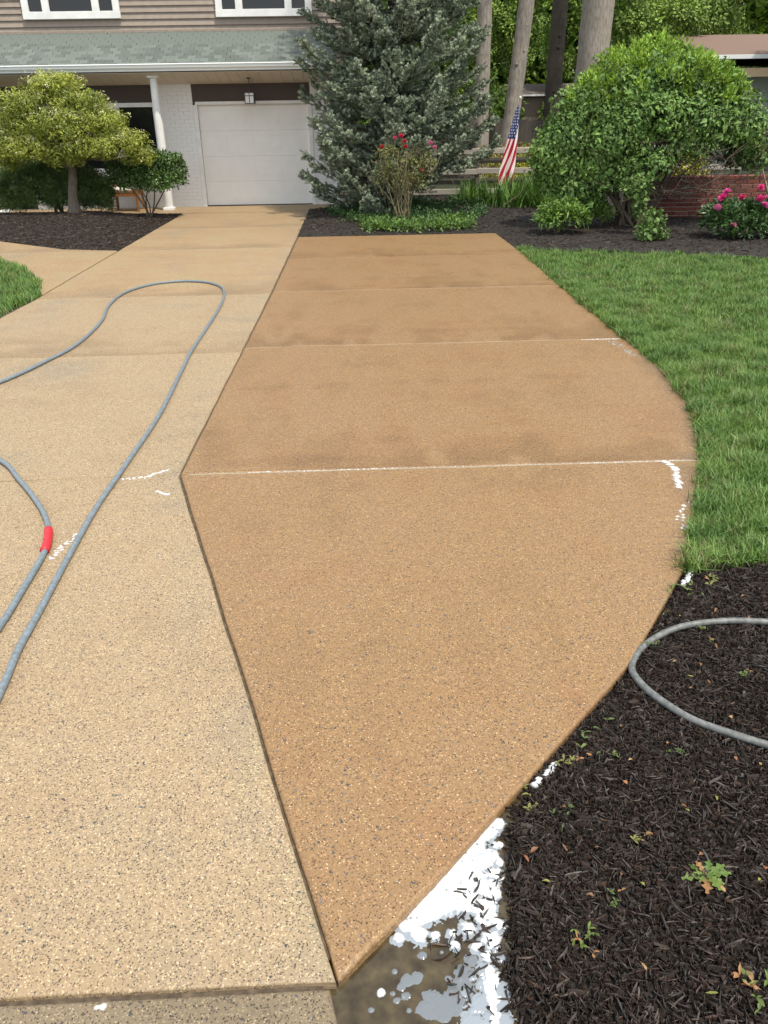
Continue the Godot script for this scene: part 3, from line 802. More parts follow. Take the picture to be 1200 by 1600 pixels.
# ---------- the house ----------
const WZ := -18.5      # ground floor front
const UZ := -18.93     # upper floor front
func build_house() -> void:
	R.seed = 91
	var h := thing("house", "two storey house with tan siding, grey green porch roof and white garage", "house")
	var p := func(nm: String, ce: Vector3, sz: Vector3, m: Material, b := 0.004) -> MeshInstance3D: return part(h, nm, boxm(Vector3.ZERO, sz, m, b), off(ce))
	# bodies behind the faces
	p.call("ground_floor", Vector3(-4.48, 1.2, -22.35), Vector3(8.2, 2.7, 7.4), M.white_brick)
	p.call("upper_floor", Vector3(-4.28, 4.45, -22.98), Vector3(8.56, 3.75, 8.0), M.siding)
	var g := Geo.new()
	extrude(g, [[UZ + 0.45, 6.3], [UZ + 0.45, 6.42], [-22.9, 8.2], [-27.4, 6.42], [-27.4, 6.3]], -8.9, 0.3)
	part(h, "main_roof", g.mesh(M.brown))
	# siding boards, lapped
	var by := 3.17
	while by < 6.2:
		g = Geo.new()
		extrude(g, [[UZ + 0.004, by], [UZ + 0.042, by], [UZ + 0.010, by + 0.125], [UZ + 0.004, by + 0.125]], -8.56, 0.0)
		part(h, "siding_board", g.mesh(M.siding))
		by += 0.115
	p.call("corner_board", Vector3(0.03, 4.3, UZ - 0.02), Vector3(0.09, 4.3, 0.12), M.siding)
	# wall under the upper floor beyond the garage, seen through the spruce
	for k in 18: p.call("siding_board", Vector3(-0.2, 0.42 + k * 0.115, UZ + 0.02), Vector3(0.36, 0.112, 0.02), M.siding)
	# upper windows
	for wx in [-5.51, -1.70]:
		var w := Node3D.new()
		put(w, "window", h)
		w.position = Vector3(wx, 4.2, UZ + 0.045)
		part(w, "frame", boxm(Vector3(0, -0.61, 0.02), Vector3(1.92, 0.13, 0.07), M.white))
		part(w, "frame", boxm(Vector3(0, 0.61, 0.02), Vector3(1.92, 0.13, 0.07), M.white))
		for q in [[-0.89, 0.13], [-0.49, 0.14], [0.49, 0.14], [0.89, 0.13]]:
			part(w, "frame", boxm(Vector3(q[0], 0, 0.02), Vector3(q[1], 1.09, 0.066), M.white))
		for q in [[-0.69, 0.28], [0.0, 0.86], [0.69, 0.28]]:
			part(w, "pane", boxm(Vector3(q[0], 0, 0.0), Vector3(q[1] + 0.03, 1.1, 0.01), M.glass, 0.001))
	# porch roof: deck, then shingle tabs
	var a := Vector2(-17.58, 2.62); var b := Vector2(UZ, 3.285)
	g = Geo.new()
	extrude(g, [[a.x, a.y], [b.x, b.y], [b.x, b.y - 0.1], [a.x, a.y - 0.1]], -8.7, -0.3)
	part(h, "roof_deck", g.mesh(M.brown))
	var dirs := (b - a).normalized()
	var tilt := Basis.from_euler(Vector3(atan2(dirs.y, -dirs.x) + 0.035, 0, 0))
	var tabs := []
	for k in 5:
		var f: float = [0.9, 1.0, 1.1, 0.8, 1.18][k]
		tabs.append(boxm(Vector3.ZERO, Vector3(0.1600, 0.013, 0.16), mat(lin(0.205 * f, 0.238 * f, 0.213 * f), 0.92, M.shingle_tex, 6.0), 0.0015))
	var rest := Geo.new()
	var rows := 12
	var count := 0
	for r in rows:
		var q := a + (b - a) * ((r + 0.45) / rows)
		for k in 52:
			var x := -8.65 + k * 0.1645 + (0.082 if r % 2 else 0.0) + rnd(-0.004, 0.004)
			if x > -0.32: continue
			var at := Transform3D(tilt, Vector3(x, q.y + 0.009 + rnd(-0.001, 0.001), q.x))
			if x > -7.1 and count < 300 and not (r > 7 and x < -4.0):
				count += 1
				part(h, "shingle", tabs[R.randi() % 5], at)
			else: box(rest, at.origin, Vector3(0.1600, 0.013, 0.16), 0.0015, tilt)
	tag(part(h, "shingles", rest.mesh(tabs[1].surface_get_material(0))), "", "", "", "stuff")
	p.call("flashing", Vector3(-4.5, b.y + 0.02, b.x + 0.03), Vector3(8.4, 0.05, 0.03), M.siding)
	# gutter, fascia, ceiling
	g = Geo.new()
	extrude(g, [[-17.60, 2.655], [-17.485, 2.66], [-17.478, 2.645], [-17.49, 2.63], [-17.495, 2.595], [-17.525, 2.56], [-17.53, 2.535], [-17.60, 2.535]], -8.75, -0.27)
	part(h, "gutter", g.mesh(M.gutter))
	p.call("fascia", Vector3(-4.5, 2.545, -17.615), Vector3(8.4, 0.07, 0.03), M.white)
	for k in 40:
		var x := -8.6 + k * 0.21
		g = Geo.new()
		box(g, Vector3.ZERO, Vector3(0.206, 0.016, 0.92), 0.003)
		part(h, "ceiling_board", g.mesh(M.soffit), Transform3D(Basis.from_euler(Vector3(-0.185, 0, 0)), Vector3(x, 2.43, -18.05)))
	# posts
	for px in [-3.85, -7.22]:
		var po := Node3D.new()
		put(po, "post", h)
		po.position = Vector3(px, 0.012, -17.86)
		g = Geo.new()
		tube(g, [Vector3(0, 0.05, 0), Vector3(0, 0.8, 0), Vector3(0, 1.8, 0), Vector3(0, 2.42, 0)], [0.088, 0.088, 0.082, 0.072], 20)
		part(po, "shaft", g.mesh(M.white, true))
		part(po, "base", boxm(Vector3(0, 0.03, 0), Vector3(0.22, 0.06, 0.22), M.white, 0.008))
		part(po, "capital", boxm(Vector3(0, 2.445, 0), Vector3(0.21, 0.05, 0.21), M.white, 0.01))
	# painted brick piers
	p.call("mortar", Vector3(-3.655, 1.18, WZ - 0.06), Vector3(0.79, 2.36, 0.1), M.white_brick)
	p.call("mortar", Vector3(-0.615, 1.18, WZ - 0.06), Vector3(0.47, 2.36, 0.1), M.white_brick)
	var br := boxm(Vector3.ZERO, Vector3(0.1985, 0.0725, 0.06), M.white_brick, 0.0025)
	var hb := boxm(Vector3.ZERO, Vector3(0.0985, 0.0725, 0.06), M.white_brick, 0.0025)
	for r in 32:
		for pier in [[-4.05, -3.26], [-0.85, -0.38]]:
			var x: float = pier[0]
			var first := true
			while x < pier[1] - 0.05:
				var half: bool = (first and r % 2 == 1) or pier[1] - x < 0.17
				var l := 0.1 if half else 0.2
				part(h, "brick", hb if half else br, off(Vector3(x + l * 0.5, 0.045 + r * 0.0735, WZ - 0.024 + rnd(-0.0008, 0.0008))))
				x += l
				first = false
	# garage opening
	p.call("lintel", Vector3(-1.83, 2.185, WZ - 0.03), Vector3(2.86, 0.33, 0.06), M.brown)
	p.call("door_casing", Vector3(-1.98, 1.99, WZ - 0.012), Vector3(2.44, 0.06, 0.07), M.white)
	for x in [-3.205, -0.862]: p.call("door_casing", Vector3(x, 0.985, WZ - 0.03), Vector3(0.085, 1.95, 0.11), M.white)
	var gd := Node3D.new()
	put(gd, "garage_door", h)
	gd.position = Vector3(-2.033, 0.014, WZ - 0.085)
	for s in 4:
		part(gd, "section", boxm(Vector3(0, 0.245 + s * 0.487, 0), Vector3(2.256, 0.486, 0.04), M.door, 0.003))
		for k in 4:
			g = Geo.new()
			var cx := -0.83 + k * 0.553
			# a shallow raised panel: bevelled rim and field
			box(g, Vector3(cx, 0.245 + s * 0.487, 0.02), Vector3(0.47, 0.29, 0.005), 0.0022)
			part(gd, "panel", g.mesh(M.door))
	p.call("door_seal", Vector3(-2.033, 0.02, WZ - 0.075), Vector3(2.256, 0.022, 0.05), M.metal)
	# porch wall and windows behind the trees
	p.call("wall_band", Vector3(-6.3, 2.185, WZ - 0.03), Vector3(4.45, 0.33, 0.06), M.brown)
	p.call("wall_panel", Vector3(-6.3, 0.36, WZ - 0.04), Vector3(4.45, 0.72, 0.06), M.white)
	for wx in [-4.42, -5.3, -6.2]:
		var w := Node3D.new()
		put(w, "window", h)
		w.position = Vector3(wx, 1.37, WZ - 0.03)
		for s in [-1, 1]:
			part(w, "frame", boxm(Vector3(s * 0.385, 0, 0), Vector3(0.09, 1.3, 0.07), M.white))
			part(w, "frame", boxm(Vector3(0, s * 0.61, 0), Vector3(0.68, 0.08, 0.066), M.white))
		part(w, "pane", boxm(Vector3.ZERO, Vector3(0.7, 1.16, 0.012), M.glass, 0.001))
	p.call("front_door", Vector3(-7.25, 1.02, WZ - 0.03), Vector3(0.95, 2.0, 0.05), M.glass)
	# downspout at the garage corner
	g = Geo.new()
	tube(g, [Vector3(-0.36, 2.56, -17.56), Vector3(-0.36, 2.46, -17.6), Vector3(-0.35, 2.25, -18.36), Vector3(-0.35, 2.05, -18.42), Vector3(-0.35, 0.25, -18.42), Vector3(-0.35, 0.12, -18.36), Vector3(-0.34, 0.07, -18.2)], [0.042], 8)
	part(h, "downspout", g.mesh(M.gutter))
	# pendant lamp
	var l := thing("pendant_lamp", "dark pendant lantern with four white panes above the garage door", "lamp", Vector3(-2.03, 2.0, -18.08))
	g = Geo.new()
	tube(g, [Vector3(0, 0.40, 0), Vector3(0, 0.445, 0)], [0.03, 0.062], 12)
	part(l, "ceiling_plate", g.mesh(M.metal))
	g = Geo.new()
	tube(g, [Vector3(0, 0.16, 0), Vector3(0, 0.41, 0)], [0.006], 6)
	part(l, "rod", g.mesh(M.metal))
	part(l, "cap", boxm(Vector3(0, 0.163, 0), Vector3(0.20, 0.02, 0.20), M.metal))
	for s in [[-1, -1], [1, -1], [1, 1], [-1, 1]]: part(l, "bar", boxm(Vector3(s[0] * 0.09, 0.065, s[1] * 0.09), Vector3(0.016, 0.19, 0.016), M.metal, 0.002))
	for s in 4:
		var q := Basis.from_euler(Vector3(0, s * PI / 2, 0))
		part(l, "pane", boxm(Vector3.ZERO, Vector3(0.166, 0.18, 0.004), M.lamp_pane, 0.001), Transform3D(q, q * Vector3(0, 0.065, 0.084)))
		for e in [[Vector3(0, 0.065, 0.091), Vector3(0.013, 0.18, 0.006)], [Vector3(0, 0.105, 0.091), Vector3(0.16, 0.013, 0.008)]]: part(l, "glazing_bar", boxm(Vector3.ZERO, e[1], M.metal, 0.001), Transform3D(q, q * e[0]))
	part(l, "base_plate", boxm(Vector3(0, -0.032, 0), Vector3(0.19, 0.012, 0.19), M.metal))
	# wooden porch chair
	var c := thing("porch_chair", "orange brown wooden chair on the porch behind the shrubs", "chair", Vector3(-4.72, 0.012, -17.95))
	for s in [-1, 1]:
		part(c, "leg", boxm(Vector3(s * 0.27, 0.3, 0.24), Vector3(0.05, 0.6, 0.05), M.orange_wood))
		part(c, "leg", boxm(Vector3(s * 0.27, 0.3, -0.26), Vector3(0.05, 0.62, 0.05), M.orange_wood, 0.004, Basis.from_euler(Vector3(-0.12, 0, 0))))
		part(c, "arm", boxm(Vector3(s * 0.28, 0.62, 0.0), Vector3(0.09, 0.025, 0.64), M.orange_wood))
		part(c, "rail", boxm(Vector3(s * 0.25, 0.33, -0.01), Vector3(0.025, 0.07, 0.5), M.orange_wood))
	for k in 6: part(c, "slat", boxm(Vector3(0, 0.38, -0.2 + k * 0.085), Vector3(0.5, 0.018, 0.07), M.orange_wood))
	for k in 6: part(c, "slat", boxm(Vector3(-0.2 + k * 0.08, 0.68, -0.31), Vector3(0.06, 0.62, 0.018), M.orange_wood, 0.004, Basis.from_euler(Vector3(-0.2, 0, 0))))
	part(c, "apron", boxm(Vector3(0, 0.33, 0.24), Vector3(0.5, 0.07, 0.022), M.orange_wood))
	part(c, "cushion", boxm(Vector3(0, 0.42, 0.02), Vector3(0.48, 0.07, 0.46), M.cushion, 0.025))

# ---------- fences, wall, neighbour ----------
func build_fences() -> void:
	R.seed = 92
	var f := thing("rail_fence", "weathered double sided board fence behind the spruce and flag", "fence")
	var xs := [-0.2, 1.28, 2.78, 4.28, 5.78, 7.28, 8.78]
	for k in xs.size():
		part(f, "post", boxm(Vector3(xs[k], 0.5, -19.5), Vector3(0.09, 1.06, 0.09), M.old_wood, 0.012, Basis.from_euler(Vector3(0, 0, rnd(-0.015, 0.015))), 0.004))
		if k == 0: continue
		for y in [0.96, 0.55, 0.14]:
			part(f, "rail", boxm(Vector3.ZERO, Vector3(1.52, 0.115, 0.028), M.grey_wood, 0.006, Basis(), 0.004), Transform3D(Basis.from_euler(Vector3(0, 0, rnd(-0.012, 0.012))), Vector3((xs[k] + xs[k - 1]) * 0.5, y + rnd(-0.012, 0.012), -19.44 + 0.003 * (k % 2))))
		for y in [0.76, 0.35]:
			part(f, "rail", boxm(Vector3.ZERO, Vector3(1.52, 0.115, 0.028), M.old_wood, 0.006, Basis(), 0.004), Transform3D(Basis.from_euler(Vector3(0, 0, rnd(-0.012, 0.012))), Vector3((xs[k] + xs[k - 1]) * 0.5, y + rnd(-0.012, 0.012), -19.56 - 0.003 * (k % 2))))
	var s := thing("picket_fence", "tall grey stockade fence standing among the tree trunks", "fence")
	var pk := []
	for k in 3: pk.append(boxm(Vector3(0, 0.72, 0), Vector3(0.125, 1.6, 0.022), M.old_wood, 0.01, Basis(), 0.008))
	for k in 78: part(s, "picket", pk[k % 3], Transform3D(Basis.from_euler(Vector3(0, rnd(-0.03, 0.03), rnd(-0.012, 0.012))), Vector3(1.0 + k * 0.131, rnd(-0.05, 0.03), -27.0)))
	for y in [0.35, 1.2]: part(s, "rail", boxm(Vector3(6.1, y, -27.05), Vector3(10.3, 0.09, 0.05), M.old_wood))
	# brick garden wall
	var w := thing("brick_wall", "low red brick garden wall behind the lilac and pink peony", "wall", Vector3(0, 0, -14.75))
	part(w, "mortar", boxm(Vector3(6.9, 0.33, -0.1), Vector3(4.38, 0.64, 0.17), M.mortar))
	var kinds := []
	for k in 5:
		var q: Array = [[0.30, 0.085, 0.06], [0.26, 0.075, 0.055], [0.34, 0.10, 0.07], [0.22, 0.06, 0.048], [0.32, 0.12, 0.088]][k]
		kinds.append(boxm(Vector3.ZERO, Vector3(0.202, 0.058, 0.1), mat(lin(q[0], q[1], q[2]), 0.9, M.brick_tex, 3.0), 0.005, Basis(), 0.002))
	for r in 9:
		for k in 21:
			var x := 4.80 + k * 0.2125 + (0.106 if r % 2 else 0.0)
			if x > 9.1: continue
			part(w, "brick", kinds[R.randi() % 5], off(Vector3(x, 0.03 + r * 0.0705, -0.045 + rnd(-0.003, 0.003))))
	for k in 42: part(w, "coping_brick", kinds[R.randi() % 5], Transform3D(Basis.from_euler(Vector3(0, PI / 2, 0)), Vector3(4.76 + k * 0.1045, 0.665, -0.09)))
	# neighbouring house on the right, far back
	var n := thing("neighbour_house", "far house with brown roof and white gutter behind the lilac", "house", Vector3(14.6, 0, -30))
	part(n, "wall", boxm(Vector3(0.6, 1.45, -3.2), Vector3(7.2, 3.0, 5.6), mat(lin(0.34, 0.37, 0.33), 0.8)))
	var g := Geo.new()
	extrude(g, [[0.45, 3.24], [0.45, 3.30], [-2.2, 4.05], [-6.6, 3.30], [-6.6, 3.24]], -3.3, 4.8)
	part(n, "roof", g.mesh(mat(lin(0.30, 0.20, 0.155), 0.95, M.shingle_tex, 3.0)))
	part(n, "gutter", boxm(Vector3(0.75, 3.23, 0.5), Vector3(8.1, 0.12, 0.1), M.gutter))
	part(n, "beam", boxm(Vector3(0.6, 2.78, 0.32), Vector3(7.3, 0.26, 0.14), mat(lin(0.60, 0.44, 0.28), 0.8)))
	part(n, "post", boxm(Vector3(3.9, 1.35, 0.32), Vector3(0.14, 2.7, 0.14), mat(lin(0.42, 0.30, 0.19), 0.8)))
	part(n, "post", boxm(Vector3(-2.6, 1.35, 0.32), Vector3(0.14, 2.7, 0.14), mat(lin(0.42, 0.30, 0.19), 0.8)))
	for wx in [-1.6, 0.6]:
		var wd := Node3D.new()
		put(wd, "window", n)
		wd.position = Vector3(wx, 2.0, -0.37)
		part(wd, "frame", boxm(Vector3.ZERO, Vector3(1.2, 1.0, 0.06), M.white))
		part(wd, "pane", boxm(Vector3(0, 0, 0.03), Vector3(1.0, 0.8, 0.02), M.glass, 0.002))
	var sh := thing("garden_shed", "low brown shed with pale eaves seen between the far trunks", "shed", Vector3(8.4, 0, -36))
	part(sh, "wall", boxm(Vector3(0, 1.1, -1.2), Vector3(3.8, 2.4, 2.2), mat(lin(0.33, 0.26, 0.20), 0.9, M.brick_tex, 1.0)))
	g = Geo.new()
	extrude(g, [[0.15, 2.3], [0.15, 2.36], [-1.2, 2.75], [-2.6, 2.36], [-2.6, 2.3]], -2.1, 2.1)
	part(sh, "roof", g.mesh(mat(lin(0.2, 0.165, 0.14), 0.95, M.shingle_tex, 3.0)))
	part(sh, "eave_board", boxm(Vector3(0, 2.31, 0.17), Vector3(4.2, 0.06, 0.03), M.white))

# ---------- flag ----------
func build_flag() -> void:
	var t := thing("flag", "striped and starred flag hanging limp from a leaning thin pole", "flag")
	var b := Vector3(3.12, 0.0, -18.6); var e := Vector3(3.50, 1.98, -18.6)
	var g := Geo.new()
	tube(g, [b, b.lerp(e, 0.5), e], [0.013, 0.012, 0.01], 8)
	part(t, "pole", g.mesh(M.pale_twig, true))
	g = Geo.new()
	tube(g, [e + Vector3(0, -0.01, 0), e + Vector3(0.003, 0.015, 0), e + Vector3(0.006, 0.04, 0), e + Vector3(0.008, 0.055, 0)], [0.012, 0.026, 0.022, 0.006], 10)
	part(t, "finial", g.mesh(M.white, true))
	# cloth: hoist gathered at the top of the pole, fly hanging along it
	g = Geo.new()
	var nu := 36; var nv := 44
	for iu in nu + 1:
		var u := float(iu) / nu
		var axis := Vector3(3.465, 1.86, -18.56).lerp(Vector3(3.235, 0.27, -18.5), u)
		var wd := lerpf(0.05, 0.37, pow(clampf(u * 1.25, 0, 1), 0.8)) * (1.0 - 0.1 * smoothstep(0.85, 1.0, u))
		for iv in nv + 1:
			var v := float(iv) / nv
			var ph := v * TAU * 1.6 + u * 1.3
			var x := (v - 0.5) * wd + 0.012 * sin(ph * 2.0) * u
			var z := 0.045 * sin(ph) * (0.4 + 0.6 * u) + 0.03 * cos(v * PI)
			var y := -0.10 * (v - 0.5) * u + 0.02 * sin(v * 9.0) * smoothstep(0.8, 1.0, u)
			g.p(axis + Vector3(x * 0.98, y + x * 0.12, z))
			g.t.append(Vector2(u * 0.96 + 0.02, clampf(0.04 + 0.40 * v + 0.46 * u, 0.0, 1.0)))
	for iu in nu:
		for iv in nv:
			var k := iu * (nv + 1) + iv
			g.quad(k, k + 1, k + nv + 2, k + nv + 1)
	part(t, "cloth", g.mesh(M.flag, true))

# ---------- plants ----------
func leaf(g: Geo, b: Vector3, d: Vector3, up: Vector3, l: float, w: float, fold: float, droop := 0.15) -> void:
	var s := d.cross(up).normalized() * w
	var n := s.cross(d).normalized()
	var c := b + d * l * 0.45 - n * fold
	var a := g.p(b); var m := g.p(c); var q := g.p(c + s + n * fold); var r := g.p(c - s + n * fold); var t := g.p(b + d * l + Vector3.DOWN * l * droop)
	g.tri(a, m, q); g.tri(a, r, m); g.tri(q, m, t); g.tri(m, r, t)
func leaf_fine(g: Geo, b: Vector3, d: Vector3, l: float, w: float, curl: float, ragged := 0.25) -> void:
	var s := d.cross(Vector3.UP).normalized()
	var n := s.cross(d).normalized()
	var rows := []
	var tw := rnd(-0.5, 0.5)
	for k in 6:
		var u := k / 5.0
		var ww := w * pow(sin(PI * clampf(u * 0.92 + 0.04, 0, 1)), 0.8) * (1.0 + rnd(-ragged, ragged))
		var c := b + d * l * u + n * (curl * l * sin(u * 2.4)) + Vector3.DOWN * l * 0.18 * u * u
		var sd := (s * cos(tw * u) + n * sin(tw * u)) * ww
		rows.append([g.p(c + sd + n * ww * 0.35), g.p(c), g.p(c - sd + n * ww * 0.35)])
	for k in 5:
		g.quad(rows[k][1], rows[k][0], rows[k + 1][0], rows[k + 1][1])
		g.quad(rows[k][2], rows[k][1], rows[k + 1][1], rows[k + 1][2])
func clump(seed_: int, n: int, rad: float, l: float, w: float, m: Material, rise := 0.35, droop := 0.2, twig := true) -> ArrayMesh:
	R.seed = seed_
	var g := Geo.new()
	for k in n:
		var o := rv().normalized() * rad * pow(rnd(), 0.5)
		o.y *= 0.7
		var d := (o.normalized() + Vector3.UP * rise + rv(0.7)).normalized()
		leaf(g, o, d, (Vector3.UP + rv(0.5)).normalized(), l * rnd(0.65, 1.15), w * rnd(0.75, 1.15), w * rnd(0.15, 0.45), droop)
	return g.mesh(m)
func crown(parent: Node3D, nm: String, me: Mesh, blobs: Array, count: int, s0: float, s1: float, ca: Color, cb: Color, seed_: int, shell := 0.4, upright := 0.4, low := -1.0) -> MultiMeshInstance3D:
	R.seed = seed_
	var tot := 0.0
	for b in blobs: tot += b[3] * b[4] + b[4] * b[5] + b[3] * b[5]
	var xf := []; var cols := PackedColorArray()
	for b in blobs:
		var n := roundi(count * (b[3] * b[4] + b[4] * b[5] + b[3] * b[5]) / tot)
		var hue := rnd(0.0, 0.35)
		for k in n:
			var d := rv().normalized()
			if d.y < low: d.y = absf(d.y)
			var rr := (1.0 - shell * pow(rnd(), 1.4)) * (1.0 + 0.34 * nz.get_noise_3d((d.x + b[0]) * 90, (d.y + b[1]) * 90, (d.z + b[2]) * 90))
			var p := Vector3(b[0], b[1], b[2]) + Vector3(d.x * b[3], d.y * b[4], d.z * b[5]) * rr
			var y := (d + Vector3.UP * upright + rv(0.45)).normalized()
			var x := y.cross(rv()).normalized()
			var s := rnd(s0, s1)
			xf.append(Transform3D(Basis(x, y, x.cross(y)).scaled_local(Vector3(s, s, s)), p))
			cols.append(ca.lerp(cb, clampf(hue + rnd() * 0.75, 0, 1)) * rnd(0.62, 1.28))
	var o := multi(parent, nm, me, xf, cols)
	o.set_meta("kind", "stuff")
	return o
func stems(parent: Node3D, nm: String, base: Vector3, tips: Array, r0: float, r1: float, m: Material, wob := 0.08, spread := 0.08, seg := 6) -> void:
	for t in tips:
		var g := Geo.new()
		var a := base + Vector3(rnd(-spread, spread), 0, rnd(-spread, spread))
		var pts := []
		var k1 := rv(wob)
		var k2 := rv(wob)
		for k in 6:
			var u := k / 5.0
			var q: Vector3 = a.lerp(t, u)
			q.y = lerpf(a.y, t.y, pow(u, 0.8))
			q += (k1 * sin(u * PI) + k2 * sin(u * TAU)) 
			pts.append(q)
		var rad := []
		for k in 6: rad.append(lerpf(r0, r1, k / 5.0))
		tube(g, pts, rad, seg)
		part(parent, nm, g.mesh(m, true))
func trunk(parent: Node3D, pts: Array, rad: Array, m: Material, seg := 18, flare := 1.25) -> void:
	var g := Geo.new()
	var line := smooth_line(pts, 0.25)
	var rr := []
	for k in line.size():
		var u := float(k) / maxi(1, line.size() - 1)
		var f := u * (rad.size() - 1)
		var r: float = lerpf(rad[int(f)], rad[mini(int(f) + 1, rad.size() - 1)], f - int(f))
		rr.append(r * (1.0 + (flare - 1.0) * exp(-u * 14.0)) * (1.0 + 0.05 * nz.get_noise_1d(k * 40.0)))
	tube(g, line, rr, seg)
	for k in g.v.size():
		var q := g.v[k]
		g.v[k] = q + Vector3(nz2.get_noise_3d(q.x * 200, q.y * 60, q.z * 200), 0, nz2.get_noise_3d(q.z * 200, q.y * 60, q.x * 200)) * 0.025 * minf(1.0, rad[0] * 4.0)
	part(parent, "trunk", g.mesh(m, true))

func build_spruce() -> void:
	var t := thing("spruce_tree", "large blue green spruce with tiered drooping branches beside the garage", "tree")
	var base := Vector3(0.78, 0.0, -16.6)
	trunk(t, [base, base + Vector3(0.03, 2, 0), base + Vector3(0, 5, 0.03), base + Vector3(0, 9.5, 0)], [0.15, 0.12, 0.07, 0.015], M.bark_dark, 12)
	R.seed = 700
	# a twig: short stem with needles all round
	var g := Geo.new()
	for k in 58:
		var u := rnd(0.0, 1.0)
		var an := rnd(0, TAU)
		var o := Vector3(cos(an), 0, sin(an))
		var b := Vector3(0, u * 0.115, 0) + o * 0.003
		var d := (o + Vector3.UP * rnd(0.5, 1.3)).normalized()
		var s := d.cross(o).normalized() * 0.0048
		if s.length() < 0.001: s = Vector3(0.003, 0, 0)
		var e := b + d * rnd(0.018, 0.03)
		g.tri(g.p(b - s), g.p(b + s), g.p(e))
	tube(g, [Vector3.ZERO, Vector3(0, 0.12, 0)], [0.004, 0.002], 4)
	var me := g.mesh(M.needle)
	R.seed = 701
	var xf := []; var cols := PackedColorArray()
	var wood := Geo.new()
	var y := 0.62
	while y < 9.2:
		var reach := 1.96 * pow(clampf(1.0 - (y - 0.3) / 10.5, 0.02, 1.0), 0.85)
		if y < 0.9: reach *= 0.86
		var nb := 13 if y < 5.0 else 7
		for k in nb:
			var an := TAU * (k + rnd(-0.35, 0.35)) / nb + y * 2.1
			var l := reach * rnd(0.68, 1.1)
			if y < 1.15 and cos(an) > 0.1: l *= 0.5
			var d := Vector3(cos(an), 0, sin(an))
			var side := Vector3(-d.z, 0, d.x)
			var up0 := rnd(-0.12, 0.16)
			var line := []
			for q in 7:
				var u := q / 6.0
				line.append(base + Vector3(0, y, 0) + d * l * u + Vector3.UP * l * (up0 * u - 0.30 * sin(u * PI * 0.75) + 0.20 * u * u) + side * 0.05 * sin(u * 4 + k))
			tube(wood, line, [0.022, 0.018, 0.015, 0.012, 0.009, 0.006, 0.003], 5)
			var nt := int(l * (74 if y < 4.6 else 26))
			for q in nt:
				var u := 1.0 - pow(rnd(), 1.5) * 0.85
				var f := u * 5.99
				var pp: Vector3 = line[int(f)].lerp(line[int(f) + 1], f - int(f))
				var wd := 0.34 * sin(clampf(u * 1.05, 0, 1) * PI * 0.8 + 0.35) * minf(1.0, l) * (1.05 - 0.45 * u)
				var off_s := rnd(-1, 1)
				pp += side * off_s * wd + d * absf(off_s) * 0.10 + Vector3.UP * (rnd(-0.05, 0.03) - 0.05 * absf(off_s))
				var yd := (d * rnd(0.35, 1.0) + side * off_s * 1.1 + Vector3.UP * rnd(0.0, 0.9) + rv(0.25)).normalized()
				var x := yd.cross(rv()).normalized()
				var s := rnd(0.8, 1.35)
				xf.append(Transform3D(Basis(x, yd, x.cross(yd)).scaled_local(Vector3(s * 1.15, s, s * 1.15)), pp))
				cols.append(Color(0.14, 0.185, 0.115).lerp(Color(0.38, 0.43, 0.31), pow(rnd(), 1.5)) * rnd(0.75, 1.2))
		y += rnd(0.25, 0.33) if y < 5.0 else 0.42
	part(t, "branches", wood.mesh(M.bark_dark, true)).set_meta("kind", "stuff")
	multi(t, "crown", me, xf, cols).set_meta("kind", "stuff")

